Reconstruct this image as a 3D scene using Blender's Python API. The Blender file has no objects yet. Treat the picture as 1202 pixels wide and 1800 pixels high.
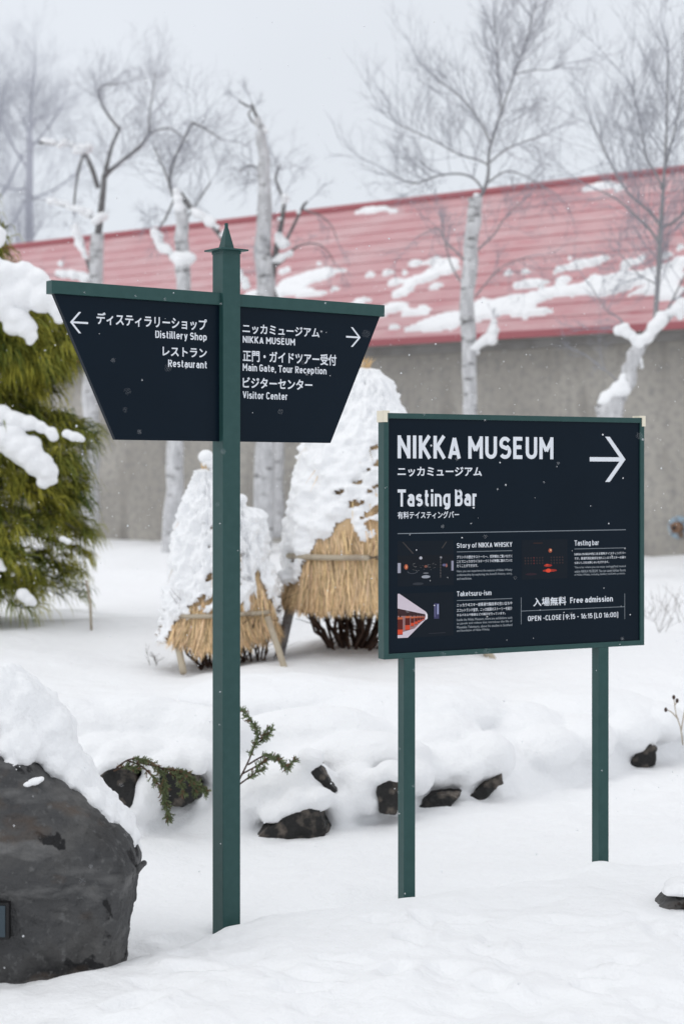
import bpy, bmesh, math, random
import numpy as np
from mathutils import Vector, Matrix

random.seed(7)
RNG = np.random.default_rng(11)
scene = bpy.context.scene
COL = scene.collection

# ------------------------------------------------------------------ camera, sky, sun, exposure
FPX, HCAM, CX, CY = 3000.0, 1.6, 601.0, 840.0
cam = bpy.data.cameras.new("camera")
cam.sensor_fit = 'HORIZONTAL'
cam.sensor_width = 24.0
cam.lens = FPX / 1202.0 * 24.0
cam.shift_y = -(900.0 - CY) / 1202.0
cam.clip_start = 0.1
cam.clip_end = 3000.0
cam.dof.use_dof = True
cam.dof.focus_distance = 6.25
cam.dof.aperture_fstop = 2.9
cam_o = bpy.data.objects.new("camera", cam)
COL.objects.link(cam_o)
cam_o.location = (0, 0, HCAM)
cam_o.rotation_euler = (math.radians(90), 0, 0)
scene.camera = cam_o

SUN_EL, SUN_AZ = math.radians(38), math.radians(-65)   # azimuth from +Y towards +X; behind-left
world = bpy.data.worlds.new("World")
scene.world = world
world.use_nodes = True
nt = world.node_tree
nt.nodes.clear()
out = nt.nodes.new("ShaderNodeOutputWorld")
bg = nt.nodes.new("ShaderNodeBackground")
sky = nt.nodes.new("ShaderNodeTexSky")
sky.sky_type = 'NISHITA'
sky.sun_disc = False
sky.sun_elevation = SUN_EL
sky.sun_rotation = math.radians(115)
tc = nt.nodes.new("ShaderNodeTexCoord")
sep = nt.nodes.new("ShaderNodeSeparateXYZ")
ramp = nt.nodes.new("ShaderNodeValToRGB")         # overcast cloud deck: brighter overhead
ramp.color_ramp.elements[0].position = 0.0
ramp.color_ramp.elements[0].color = (7.6, 7.95, 8.5, 1)
ramp.color_ramp.elements[1].position = 1.0
ramp.color_ramp.elements[1].color = (11.4, 11.55, 11.75, 1)
e = ramp.color_ramp.elements.new(0.35)
e.color = (8.0, 8.3, 8.75, 1)
cl = nt.nodes.new("ShaderNodeTexNoise")
cl.inputs['Scale'].default_value = 2.2
cl.inputs['Detail'].default_value = 4
cmul = nt.nodes.new("ShaderNodeMapRange")
cmul.inputs[1].default_value = 0.3; cmul.inputs[2].default_value = 0.7
cmul.inputs[3].default_value = 0.95; cmul.inputs[4].default_value = 1.05
vm = nt.nodes.new("ShaderNodeVectorMath"); vm.operation = 'SCALE'
mix = nt.nodes.new("ShaderNodeMix"); mix.data_type = 'RGBA'
mix.inputs[0].default_value = 0.9
L = nt.links.new
L(tc.outputs['Generated'], sep.inputs[0])
L(sep.outputs['Z'], ramp.inputs[0])
L(tc.outputs['Generated'], cl.inputs['Vector'])
L(cl.outputs[0], cmul.inputs[0])
L(ramp.outputs[0], vm.inputs[0])
L(cmul.outputs[0], vm.inputs['Scale'])
L(sky.outputs[0], mix.inputs[6])
L(vm.outputs[0], mix.inputs[7])
L(mix.outputs[2], bg.inputs[0])
bg.inputs[1].default_value = 0.10
L(bg.outputs[0], out.inputs[0])

sun = bpy.data.lights.new("sun", 'SUN')
sun.energy = 0.5
sun.angle = math.radians(40)
sun.color = (1.0, 0.97, 0.93)
sun_o = bpy.data.objects.new("sun", sun)
COL.objects.link(sun_o)
sd = Vector((math.sin(math.radians(-115)) * math.cos(SUN_EL), math.cos(math.radians(-115)) * math.cos(SUN_EL), math.sin(SUN_EL)))
sun_o.rotation_euler = sd.to_track_quat('Z', 'Y').to_euler()

scene.view_settings.view_transform = 'Standard'
scene.view_settings.look = 'None'
scene.view_settings.exposure = 0.12
scene.view_settings.gamma = 1.0
scene.cycles.max_bounces = 6
scene.cycles.diffuse_bounces = 4

# ------------------------------------------------------------------ helpers
def P(px, py, d):
    return np.array(((px - CX) / FPX * d, d, HCAM + (CY - py) / FPX * d))

def hash3(ix, iy, iz):
    h = (ix.astype(np.int64) * 374761393 + iy.astype(np.int64) * 668265263 + iz.astype(np.int64) * 2147483647 * 7 + iz.astype(np.int64) * 1274126177) & 0xFFFFFFFF
    h = ((h ^ (h >> 13)) * 1274126177) & 0xFFFFFFFF
    h = ((h ^ (h >> 16)) * 2246822519) & 0xFFFFFFFF
    return ((h ^ (h >> 15)) & 0xFFFFFF) / float(0xFFFFFF)

def noise3(x, y, z=0.0):
    x, y, z = np.broadcast_arrays(np.asarray(x, float), np.asarray(y, float), np.asarray(z, float))
    ix, iy, iz = np.floor(x), np.floor(y), np.floor(z)
    fx, fy, fz = x - ix, y - iy, z - iz
    fx, fy, fz = [f * f * f * (f * (f * 6 - 15) + 10) for f in (fx, fy, fz)]
    r = 0
    for dx in (0, 1):
        for dy in (0, 1):
            for dz in (0, 1):
                w = (fx if dx else 1 - fx) * (fy if dy else 1 - fy) * (fz if dz else 1 - fz)
                r = r + w * hash3(ix + dx, iy + dy, iz + dz)
    return r * 2 - 1

def fbm(x, y, z=0.0, o=4):
    a, r = 1.0, 0
    for k in range(o):
        r = r + a * noise3(np.asarray(x) * 2 ** k + 17.3 * k, np.asarray(y) * 2 ** k - 9.1 * k, np.asarray(z) * 2 ** k + 3.7 * k)
        a *= 0.5
    return r

class MB:
    """collects shapes; build() links them as one mesh object"""
    def __init__(s):
        s.v, s.f, s.c = [], [], []
        s.n = 0
    def add(s, verts, faces, col=None):
        verts = np.asarray(verts, float).reshape(-1, 3)
        s.v.append(verts)
        s.f.extend([tuple(i + s.n for i in f) for f in faces])
        s.c.append(np.tile(np.asarray(col if col is not None else (1, 1, 1), float), (len(verts), 1)))
        s.n += len(verts)
    def box(s, x0, x1, y0, y1, z0, z1, col=None):
        v = [(x, y, z) for z in (z0, z1) for y in (y0, y1) for x in (x0, x1)]
        s.add(v, [(0, 2, 3, 1), (4, 5, 7, 6), (0, 1, 5, 4), (2, 6, 7, 3), (0, 4, 6, 2), (1, 3, 7, 5)], col)
    def prism(s, poly, y0, y1, col=None):
        """poly of (x,z) extruded from y0 (front) to y1"""
        n = len(poly)
        v = [(x, y0, z) for x, z in poly] + [(x, y1, z) for x, z in poly]
        f = [tuple(range(n)), tuple(range(2 * n - 1, n - 1, -1))]
        f += [(i, i + n, (i + 1) % n + n, (i + 1) % n) for i in range(n)]
        s.add(v, f, col)
    def tube(s, pts, rad, n=5, col=None, cap=True):
        pts = np.asarray(pts, float)
        k = len(pts)
        rad = np.broadcast_to(np.asarray(rad, float), (k,))
        t = np.gradient(pts, axis=0)
        t /= np.linalg.norm(t, axis=1)[:, None] + 1e-9
        ref = np.array((0.31, 0.95, 0.05)) if abs(t[0][1]) < 0.8 else np.array((1.0, 0.1, 0.0))
        u = np.cross(t, ref); u /= np.linalg.norm(u, axis=1)[:, None] + 1e-9
        w = np.cross(t, u)
        a = np.arange(n) * 2 * math.pi / n
        v = pts[:, None, :] + rad[:, None, None] * (np.cos(a)[None, :, None] * u[:, None, :] + np.sin(a)[None, :, None] * w[:, None, :])
        f = []
        for i in range(k - 1):
            for j in range(n):
                f.append((i * n + j, i * n + (j + 1) % n, (i + 1) * n + (j + 1) % n, (i + 1) * n + j))
        if cap:
            f.append(tuple(range(n - 1, -1, -1)))
            f.append(tuple((k - 1) * n + j for j in range(n)))
        s.add(v, f, col)
    def ball(s, c, r, col=None, seg=(10, 7)):
        r = np.broadcast_to(np.asarray(r, float), (3,))
        nu, nv = seg
        v = [(0, 0, -1)]
        for j in range(1, nv):
            b = -math.pi / 2 + math.pi * j / nv
            for i in range(nu):
                a = 2 * math.pi * i / nu
                v.append((math.cos(a) * math.cos(b), math.sin(a) * math.cos(b), math.sin(b)))
        v.append((0, 0, 1))
        f = [(0, 1 + (i + 1) % nu, 1 + i) for i in range(nu)]
        for j in range(nv - 2):
            for i in range(nu):
                a, b2 = 1 + j * nu + i, 1 + j * nu + (i + 1) % nu
                f.append((a, b2, b2 + nu, a + nu))
        t = len(v) - 1
        f += [(t, 1 + (nv - 2) * nu + i, 1 + (nv - 2) * nu + (i + 1) % nu) for i in range(nu)]
        s.add(np.array(v) * r + np.asarray(c, float), f, col)
    def mesh(s, name):
        me = bpy.data.meshes.new(name)
        v = np.concatenate(s.v) if s.v else np.zeros((0, 3))
        me.from_pydata(v.tolist(), [], s.f)
        a = me.color_attributes.new("tint", 'FLOAT_COLOR', 'POINT')
        c = np.concatenate(s.c) if s.c else np.zeros((0, 3))
        a.data.foreach_set("color", np.concatenate([c, np.ones((len(c), 1))], axis=1).astype(np.float32).ravel())
        return me
    def build(s, name, mat, parent=None, smooth=False):
        return link(name, s.mesh(name), mat, parent, smooth)

def link(name, me, mat, parent=None, smooth=False):
    me.materials.clear()
    me.materials.append(mat)
    if smooth:
        me.polygons.foreach_set("use_smooth", [True] * len(me.polygons))
    o = bpy.data.objects.new(name, me)
    COL.objects.link(o)
    if parent:
        o.parent = parent
    return o

def bevel(o, w=0.003, seg=2):
    m = o.modifiers.new("bevel", 'BEVEL'); m.width = w; m.segments = seg; m.limit_method = 'ANGLE'
    return o

def empty(name, loc, rz=0.0):
    o = bpy.data.objects.new(name, None)
    COL.objects.link(o)
    o.location = loc
    o.rotation_euler = (0, 0, rz)
    return o

def tag(o, label=None, cat=None, group=None, kind=None):
    for k, v in (('label', label), ('category', cat), ('group', group), ('kind', kind)):
        if v:
            o[k] = v
    return o

def remeshed(mb, voxel, smooth=4, fac=0.5, noise=None):
    """union of the closed shapes in mb through a voxel remesh -> mesh data"""
    me = mb.mesh("tmp")
    o = bpy.data.objects.new("tmp", me)
    COL.objects.link(o)
    r = o.modifiers.new("r", 'REMESH'); r.mode = 'VOXEL'; r.voxel_size = voxel; r.use_smooth_shade = True
    if smooth:
        s_ = o.modifiers.new("s", 'SMOOTH'); s_.iterations = smooth; s_.factor = fac
    dg = bpy.context.evaluated_depsgraph_get()
    res = bpy.data.meshes.new_from_object(o.evaluated_get(dg))
    bpy.data.objects.remove(o)
    bpy.data.meshes.remove(me)
    if noise is not None:
        n = len(res.vertices)
        co = np.empty(n * 3); res.vertices.foreach_get("co", co); co = co.reshape(-1, 3)
        no = np.empty(n * 3, np.float32); res.vertex_normals.foreach_get("vector", no); no = no.reshape(-1, 3)
        co = co + no * noise(co)[:, None]
        res.vertices.foreach_set("co", co.ravel())
        res.update()
    return res

# ------------------------------------------------------------------ materials
def mat(name, base, rough=0.6, spec=0.5, noises=(), bump=(), metal=0.0, coord='Object', tint=False, stretch=None):
    """noises: (scale, detail, colour, lo, hi, stretch) layers mixed over base; bump: (scale, strength, distance)"""
    m = bpy.data.materials.new(name)
    m.use_nodes = True
    t = m.node_tree
    b = t.nodes['Principled BSDF']
    b.inputs['Roughness'].default_value = rough
    b.inputs['Specular IOR Level'].default_value = spec
    b.inputs['Metallic'].default_value = metal
    co = t.nodes.new("ShaderNodeTexCoord")
    rgb = t.nodes.new("ShaderNodeRGB"); rgb.outputs[0].default_value = (*base, 1)
    cur = rgb.outputs[0]
    def mapped(st):
        if st is None:
            return co.outputs[coord]
        mp = t.nodes.new("ShaderNodeMapping"); mp.inputs['Scale'].default_value = st
        t.links.new(co.outputs[coord], mp.inputs[0])
        return mp.outputs[0]
    if tint:
        at = t.nodes.new("ShaderNodeAttribute"); at.attribute_name = "tint"
        mx = t.nodes.new("ShaderNodeMix"); mx.data_type = 'RGBA'; mx.blend_type = 'MULTIPLY'; mx.inputs[0].default_value = 1
        t.links.new(cur, mx.inputs[6]); t.links.new(at.outputs[0], mx.inputs[7]); cur = mx.outputs[2]
    for (sc, de, c2, lo, hi, st) in noises:
        n = t.nodes.new("ShaderNodeTexNoise"); n.inputs['Scale'].default_value = sc; n.inputs['Detail'].default_value = de
        t.links.new(mapped(st), n.inputs['Vector'])
        mr = t.nodes.new("ShaderNodeMapRange"); mr.inputs[1].default_value = lo; mr.inputs[2].default_value = hi
        t.links.new(n.outputs[0], mr.inputs[0])
        mx = t.nodes.new("ShaderNodeMix"); mx.data_type = 'RGBA'
        t.links.new(mr.outputs[0], mx.inputs[0]); t.links.new(cur, mx.inputs[6]); mx.inputs[7].default_value = (*c2, 1)
        cur = mx.outputs[2]
    t.links.new(cur, b.inputs['Base Color'])
    prev = None
    for (sc, stg, dist) in bump:
        n = t.nodes.new("ShaderNodeTexNoise"); n.inputs['Scale'].default_value = sc; n.inputs['Detail'].default_value = 5
        t.links.new(mapped(stretch), n.inputs['Vector'])
        bp = t.nodes.new("ShaderNodeBump"); bp.inputs['Strength'].default_value = stg; bp.inputs['Distance'].default_value = dist
        t.links.new(n.outputs[0], bp.inputs['Height'])
        if prev:
            t.links.new(prev, bp.inputs['Normal'])
        prev = bp.outputs[0]
    if prev:
        t.links.new(prev, b.inputs['Normal'])
    return m

M = {}
M['snow'] = mat("snow", (0.885, 0.89, 0.90), 0.7, 0.25, bump=((9, 0.35, 0.06), (55, 0.5, 0.010), (300, 0.6, 0.003)))
M['snow_far'] = mat("snow_far", (0.885, 0.89, 0.90), 0.7, 0.25, bump=((6, 0.4, 0.08),))
M['green'] = mat("green_paint", (0.022, 0.066, 0.063), 0.36, 0.25, noises=((30, 3, (0.027, 0.074, 0.071), 0.4, 0.7, None),), bump=((700, 0.04, 0.001),))
M['navy'] = mat("navy_panel", (0.0020, 0.0078, 0.0155), 0.38, 0.11, noises=((3, 3, (0.0028, 0.0093, 0.018), 0.35, 0.7, None),))
M['white_letter'] = mat("white_lettering", (0.72, 0.75, 0.80), 0.6, 0.3)
M['grey_line'] = mat("grey_rule", (0.22, 0.25, 0.28), 0.6, 0.3)
M['cream'] = mat("cream_plastic", (0.78, 0.72, 0.58), 0.5, 0.4)
M['rock'] = mat("dark_rock", (0.060, 0.0605, 0.062), 0.78, 0.35,
    noises=((4.5, 7, (0.098, 0.096, 0.093), 0.46, 0.62, None), (2.3, 6, (0.022, 0.022, 0.023), 0.52, 0.62, None), (2.6, 8, (0.22, 0.217, 0.213), 0.55, 0.72, (1, 1, 3.0)), (7, 4, (0.012, 0.012, 0.013), 0.615, 0.64, None), (5, 3, (0.085, 0.062, 0.047), 0.58, 0.75, (1, 1, 2)), (40, 6, (0.11, 0.11, 0.11), 0.58, 0.72, None)),
    bump=((6, 0.7, 0.06), (26, 0.9, 0.018), (110, 0.8, 0.005)))
M['black_rock_and_gap'] = mat("black_rock_and_gap", (0.012, 0.0115, 0.011), 0.6, 0.4, noises=((16, 6, (0.12, 0.10, 0.082), 0.50, 0.66, None),), bump=((20, 0.8, 0.03), (90, 0.5, 0.006)))  # near-black; also paints the shade of the snow gaps onto solids
M['bark'] = mat("pale_bark", (0.50, 0.50, 0.51), 0.85, 0.2, noises=((5, 5, (0.68, 0.68, 0.69), 0.42, 0.65, (3, 3, 1)), (5, 6, (0.17, 0.165, 0.165), 0.58, 0.70, (1, 1, 2.6)), (22, 4, (0.26, 0.25, 0.25), 0.60, 0.75, (1, 1, 3))), bump=((18, 0.5, 0.02),))
M['dark_bark'] = mat("dark_bark", (0.155, 0.15, 0.15), 0.9, 0.2, noises=((6, 4, (0.32, 0.315, 0.32), 0.5, 0.75, None),), bump=((20, 0.6, 0.02),))
M['grey_bark'] = mat("grey_bark", (0.27, 0.27, 0.285), 0.9, 0.2, noises=((6, 4, (0.34, 0.335, 0.335), 0.45, 0.7, None),), bump=((20, 0.6, 0.02),))
M['twig'] = mat("twig", (0.33, 0.34, 0.385), 0.9, 0.2)  # pale and bluish: distance haze put into the colour
M['far_twig'] = mat("far_twig", (0.44, 0.455, 0.51), 0.9, 0.2)  # paler still: haze over the farther trees put into the colour
M['shrub'] = mat("shrub_stem", (0.055, 0.032, 0.024), 0.85, 0.2, noises=((12, 4, (0.11, 0.075, 0.055), 0.5, 0.75, None),))
M['straw'] = mat("straw", (0.82, 0.62, 0.39), 0.8, 0.25, tint=True, noises=((14, 4, (0.60, 0.42, 0.23), 0.52, 0.80, (6, 6, 0.5)),), bump=((40, 0.6, 0.01),), stretch=(6, 6, 0.4))
M['bamboo'] = mat("bamboo", (0.42, 0.36, 0.27), 0.55, 0.4, noises=((9, 3, (0.30, 0.24, 0.18), 0.45, 0.7, None),))
M['grey_pole'] = mat("grey_pole", (0.26, 0.25, 0.25), 0.8, 0.3, noises=((12, 3, (0.16, 0.15, 0.145), 0.45, 0.7, (1, 1, .3)),))
M['concrete'] = mat("concrete", (0.36, 0.34, 0.31), 0.9, 0.2, noises=((0.55, 6, (0.47, 0.445, 0.405), 0.42, 0.66, (1, 1, 0.8)), (1.5, 6, (0.25, 0.235, 0.215), 0.54, 0.72, (1.4, 1, 0.45)), (9, 4, (0.26, 0.255, 0.245), 0.45, 0.8, None)), bump=((12, 0.3, 0.02),))
M['roof'] = mat("red_roof", (0.54, 0.285, 0.30), 0.45, 0.4, noises=((0.7, 5, (0.60, 0.40, 0.41), 0.42, 0.7, (1, 1, 2.5)), (4, 4, (0.50, 0.18, 0.198), 0.52, 0.8, (0.6, 1, 4))), bump=((9, 0.15, 0.03),))
M['roof_edge'] = mat("red_trim", (0.37, 0.115, 0.13), 0.5, 0.4)
M['eave'] = mat("eave_board", (0.30, 0.29, 0.28), 0.85, 0.2, noises=((2, 4, (0.20, 0.19, 0.18), 0.45, 0.7, None),))
M['cypress'] = mat("thread_foliage", (1, 1, 1), 0.75, 0.2, tint=True)
M['juniper'] = mat("juniper_foliage", (1, 1, 1), 0.75, 0.2, tint=True)
M['soil'] = mat("soil_gap", (0.02, 0.018, 0.016), 0.9, 0.2)
M['blue_plate'] = mat("blue_plate", (0.30, 0.42, 0.52), 0.6, 0.4, noises=((20, 4, (0.42, 0.48, 0.52), 0.45, 0.7, None), (9, 4, (0.24, 0.16, 0.10), 0.58, 0.7, None)))
M['rust'] = mat("rust", (0.22, 0.12, 0.075), 0.8, 0.3, noises=((30, 4, (0.40, 0.30, 0.22), 0.45, 0.7, None),))
M['plaque'] = mat("plaque_metal", (0.035, 0.055, 0.07), 0.4, 0.4)
M['black'] = mat("black_frame", (0.008, 0.008, 0.009), 0.5, 0.4)
M['print'] = mat("printed_picture", (1, 1, 1), 0.42, 0.16, tint=True)

# ------------------------------------------------------------------ terrain
EDGE_X = np.array([-8, -2.6, -1.8, -0.95, -0.526, -0.109, 0.24, 0.44, 0.795, 1.18, 1.61, 1.96, 2.8, 6.0, 9.0])
EDGE_Y = np.array([7.2, 7.5, 7.72, 7.9, 7.85, 7.97, 8.10, 8.30, 8.55, 8.95, 9.5, 9.95, 10.6, 11.8, 12.4])

def edge_y(x):
    return np.interp(x, EDGE_X, EDGE_Y) + 0.05 * noise3(np.asarray(x) * 2.3, 4.1)

def ground_z(x, y):
    x = np.asarray(x, float); y = np.asarray(y, float)
    t = (y - edge_y(x))
    s1 = np.clip(t / 0.50, 0, 1)
    bank = 0.27 * (1 - (1 - s1) ** 2.4)
    bank = bank + 0.17 * np.clip((t - 0.3) / 3.2, 0, 1) ** 0.8
    bank = bank * (1 + 0.10 * noise3(x * 1.7, y * 0.9, 2.0))
    far = np.clip((t - 3.5) / 14, 0, 1) * 0.10
    w = 0.030 * noise3(x * 0.8, y * 0.8, 9.0) + 0.018 * noise3(x * 2.1, y * 1.6, 1.0)
    front = np.clip(-t / 0.6, 0, 1)
    # trodden foreground
    tr = np.clip((6.2 - y) / 0.9, 0, 1) * front
    w = w + tr * (0.016 * noise3(x * 5, y * 5, 5.0) + 0.012 * noise3(x * 11, y * 9, 6.0))
    w = w + np.clip((7.2 - y) / 1.0, 0, 1) * front * 0.007 * noise3(x * 7, y * 4, 8.0)
    crest = np.interp(x, [-3, -1.1, -.85, -.68, -.52, -.40, -.30, .22, 1.0, 1.6, 4], [4.6, 5.22, 5.32, 5.52, 5.72, 5.93, 6.06, 6.42, 6.84, 7.0, 7.4]) + .04 * noise3(x * 3.1, 7.7)
    rz = np.clip((crest - y) / 0.22, -1, 1)
    w = w + 0.055 * (1 / (1 + np.exp(-rz * 6))) - .012 * np.exp(-((y - crest - .18) / .12) ** 2)
    return bank + far + w

SNOW_MOUNDS = []   # (x, y, sx, sy, height) soft mounds added to the ground
SNOW_MOUNDS += [(-.409, 6.04, .07, .07, -.03), (.24, 6.49, .06, .06, -.035), (.24, 6.46, .20, .16, -.022), (1.05, 6.91, .06, .06, -.03), (1.0, 6.83, .08, .06, .035),
    (1.06, 6.9, 0.15, 0.14, 0.05), (-0.95, 5.35, 0.30, 0.25, 0.045)]

def full_z(x, y):
    z = ground_z(x, y)
    for (mx, my, sx, sy, h) in SNOW_MOUNDS:
        z = z + h * np.exp(-((x - mx) / sx) ** 2 - ((y - my) / sy) ** 2)
    return z

def gz(x, y):
    return float(full_z(np.array([x]), np.array([y]))[0])

def grid_mesh(mb, xs, ys, zf):
    X, Y = np.meshgrid(xs, ys)
    Z = zf(X, Y)
    nx, ny = len(xs), len(ys)
    idx = np.arange(nx * ny).reshape(ny, nx)
    f = np.stack([idx[:-1, :-1], idx[:-1, 1:], idx[1:, 1:], idx[1:, :-1]], axis=-1).reshape(-1, 4)
    mb.add(np.stack([X, Y, Z], -1).reshape(-1, 3), f.tolist())
    return idx, nx, ny

NX0, NX1, NY0, NY1 = -3.4, 4.2, 3.6, 14.5
# near snow: solid block with pillow lumps, fused by a voxel remesh
mb = MB()
xs = np.arange(NX0, NX1 + .01, 0.04); ys = np.arange(NY0, NY1 + .01, 0.04)
X, Y = np.meshgrid(xs, ys)
Z = full_z(X, Y)
fade = np.clip(np.minimum(np.minimum(X - NX0, NX1 - X), np.minimum(Y - NY0, NY1 - Y)) / 0.5, 0, 1)
Z = Z - 0.06 * (1 - fade)
ny, nx = X.shape
idx = np.arange(nx * ny).reshape(ny, nx)
top = np.stack([idx[:-1, :-1], idx[:-1, 1:], idx[1:, 1:], idx[1:, :-1]], axis=-1).reshape(-1, 4)
ZB = -0.35
bot = (top + nx * ny)[:, ::-1]
v = np.concatenate([np.stack([X, Y, Z], -1).reshape(-1, 3), np.stack([X, Y, np.full_like(X, ZB)], -1).reshape(-1, 3)])
side = []
N = nx * ny
for a, b in list(zip(idx[0, :-1], idx[0, 1:])): side.append((b, a, a + N, b + N))
for a, b in list(zip(idx[-1, :-1], idx[-1, 1:])): side.append((a, b, b + N, a + N))
for a, b in list(zip(idx[:-1, 0], idx[1:, 0])): side.append((a, b, b + N, a + N))
for a, b in list(zip(idx[:-1, -1], idx[1:, -1])): side.append((b, a, a + N, b + N))
mb.add(v, top.tolist() + bot.tolist() + [tuple(int(q) for q in s_) for s_ in side])
LUMPS = [  # px, py, distance, radii
    (262, 1398, 7.86, .070, .12, .11), (250, 1425, 7.90, .10, .1, .06), (340, 1295, 8.45, .33, .30, .16), (230, 1270, 8.5, .3, .3, .14),
    (235, 1322, 8.06, .17, .22, .07), (330, 1330, 8.10, .17, .22, .075), (180, 1320, 8.1, .16, .2, .09), (395, 1360, 8.1, .12, .18, .10), (352, 1405, 7.95, .035, .06, .035),
    (455, 1390, 8.00, .20, .22, .115), (520, 1375, 8.04, .18, .22, .12), (595, 1412, 8.00, .10, .16, .10), (420, 1430, 7.95, .16, .14, .07),
    (628, 1390, 8.06, .12, .18, .12), (655, 1325, 8.36, .30, .25, .11), (560, 1295, 8.75, .42, .3, .15),
    (722, 1365, 8.24, .11, .2, .10), (645, 1405, 8.02, .10, .14, .075), (800, 1345, 8.55, .17, .24, .11), (850, 1330, 8.66, .16, .24, .12),
    (760, 1350, 8.5, .16, .22, .10), (760, 1300, 8.85, .28, .3, .13), (700, 1250, 9.3, .6, .5, .14), (500, 1225, 9.5, .6, .5, .12), (742, 1400, 8.36, .022, .05, .06), (700, 1395, 8.1, .05, .12, .06),
    (950, 1315, 9.10, .22, .3, .13), (1020, 1300, 9.35, .20, .3, .14), (1085, 1285, 9.70, .24, .3, .14), (1145, 1270, 9.9, .20, .3, .12),
    (900, 1275, 9.4, .3, .4, .13), (1010, 1245, 10.0, .5, .5, .12), (1120, 1240, 10.6, .45, .4, .14), (100, 1280, 8.4, .4, .4, .15), (1190, 1265, 10.2, .2, .3, .12),
    (1206, 1560, 6.22, .085, .11, .032), (1174, 1570, 6.17, .030, .05, .014),
]
EDGE_ROCKS_GAPS = [  # dark solids among the stones stand in for shade in the snow gaps
    ('low brown rock showing under the snow just right of the tall green post', [(446, 1456), (478, 1440), (502, 1432), (522, 1416), (546, 1404), (564, 1416), (580, 1444), (560, 1462), (500, 1466)], 7.86, .22, 1),
    ('dark rock in a gap between two snow pillows, right of the tall post', [(536, 1340), (560, 1342), (592, 1372), (584, 1390), (552, 1382)], 7.98, .2, 2),
    ('small upright dark rock beside the left post of the navy board', [(662, 1376), (684, 1358), (704, 1370), (706, 1404), (692, 1416), (664, 1414)], 8.00, .2, 3),
    ('low dark rock right of the left post of the navy board', [(728, 1412), (744, 1400), (764, 1394), (788, 1392), (808, 1396), (784, 1408), (750, 1414)], 8.33, .16, 4),
    ('narrow dark rock at the foot of the rounded snow pillow', [(796, 1402), (815, 1392), (845, 1380), (866, 1364), (884, 1354), (880, 1372), (852, 1390), (815, 1402)], 8.56, .16, 5),
    ('dark rock tucked under the snow right of the right board post', [(1100, 1338), (1114, 1310), (1130, 1300), (1150, 1308), (1146, 1332), (1120, 1342)], 9.62, .2, 6),
    ('dark hollow rock under the hanging evergreen sprigs beside the boulder', [(170, 1360), (205, 1336), (240, 1344), (244, 1388), (226, 1420), (196, 1404)], 7.92, .2, 7),
    ('dark rock behind the trailing sprigs left of the tall green post', [(276, 1356), (310, 1342), (346, 1354), (354, 1390), (324, 1408), (284, 1394)], 7.96, .2, 8),
    ('flat grey stone under a snow lump at the right edge', [(1154, 1584), (1172, 1577), (1200, 1574), (1240, 1572), (1240, 1584), (1180, 1586)], 6.22, .09, 9, 'rock'),
]
rl = np.random.default_rng(14)
for (lb_, ol_, D_, dp_, sd_, *mm_) in EDGE_ROCKS_GAPS:      # ragged snow lips hanging over each stone and dark gap solid
    o_ = np.array(ol_, float); yc_ = o_[:, 1].mean(); hh_ = np.ptp(o_[:, 1])
    if hh_ < 50:
        continue
    top_ = o_[o_[:, 1] < yc_ + .05 * hh_]; top_ = top_[np.argsort(top_[:, 0])]
    for t_ in np.linspace(0, 1, 12):
        px_ = top_[0, 0] + t_ * np.ptp(top_[:, 0]); py_ = np.interp(px_, top_[:, 0], top_[:, 1])
        r_ = rl.uniform(.014, .032) * (1.0 if hh_ < 60 else 1.3)
        k_ = r_ * FPX / D_
        dr_ = rl.uniform(-.8, .25)
        mb.ball(P(px_ + rl.normal(0, 2), py_ + k_ * dr_, D_ - dp_ * .5 + rl.uniform(-.01, .03)), (r_ * 1.35, r_ * 1.5, r_ * rl.uniform(.7, 1.0)), seg=(14, 10))
        mb.ball(P(px_, py_ - k_ * .9, D_ - dp_ * .2), (r_ * 1.6, r_ * 2.6, r_ * 1.3), seg=(14, 10))
for (px, py, d, a, b, c) in LUMPS:
    q = P(px, py, d)
    mb.ball(q, (a, b, c), seg=(24, 16))
FEET = []
rf = np.random.default_rng(5)
for k in range(46):
    FEET.append((rf.uniform(-.6, 1.6), rf.uniform(4.9, 6.0), rf.uniform(0, 3.14), rf.uniform(.03, .055), rf.uniform(.05, .11), rf.uniform(.012, .030)))
def near_noise(co):
    x, y, z = co[:, 0], co[:, 1], co[:, 2]
    bank = np.clip((y - 7.5) / .2, 0, 1) * np.clip((10.2 - y) / 1.0, 0, 1)
    fg = np.clip((6.7 - y) / .8, 0, 1)
    r = .005 * fbm(x * 6, y * 6, z * 6, 3) + bank * (.012 * fbm(x * 5 + 3, y * 5, z * 7, 3) + .005 * np.abs(noise3(x * 16, y * 16, z * 20)))
    r = r + fg * (.0055 * fbm(x * 13, y * 9, z * 6, 4) - .010 * np.clip(noise3(x * 9 + 5, y * 6, 2.0) - .25, 0, 1)) + .0012 * fbm(x * 26, y * 20, z * 26, 2)
    for (fx, fy, fa, fw_, fl_, fd_) in FEET:
        dx, dy = x - fx, y - fy
        a, b = dx * math.cos(fa) + dy * math.sin(fa), -dx * math.sin(fa) + dy * math.cos(fa)
        q = (a / fl_) ** 2 + (b / fw_) ** 2
        r = r - fd_ * np.exp(-q * q) + .35 * fd_ * np.exp(-(np.sqrt(q) - 1.5) ** 2 * 4)
    return r
me = remeshed(mb, 0.020, 4, 0.5, near_noise)
tag(link('snow_ground', me, M['snow'], None, True), kind='structure')
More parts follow.
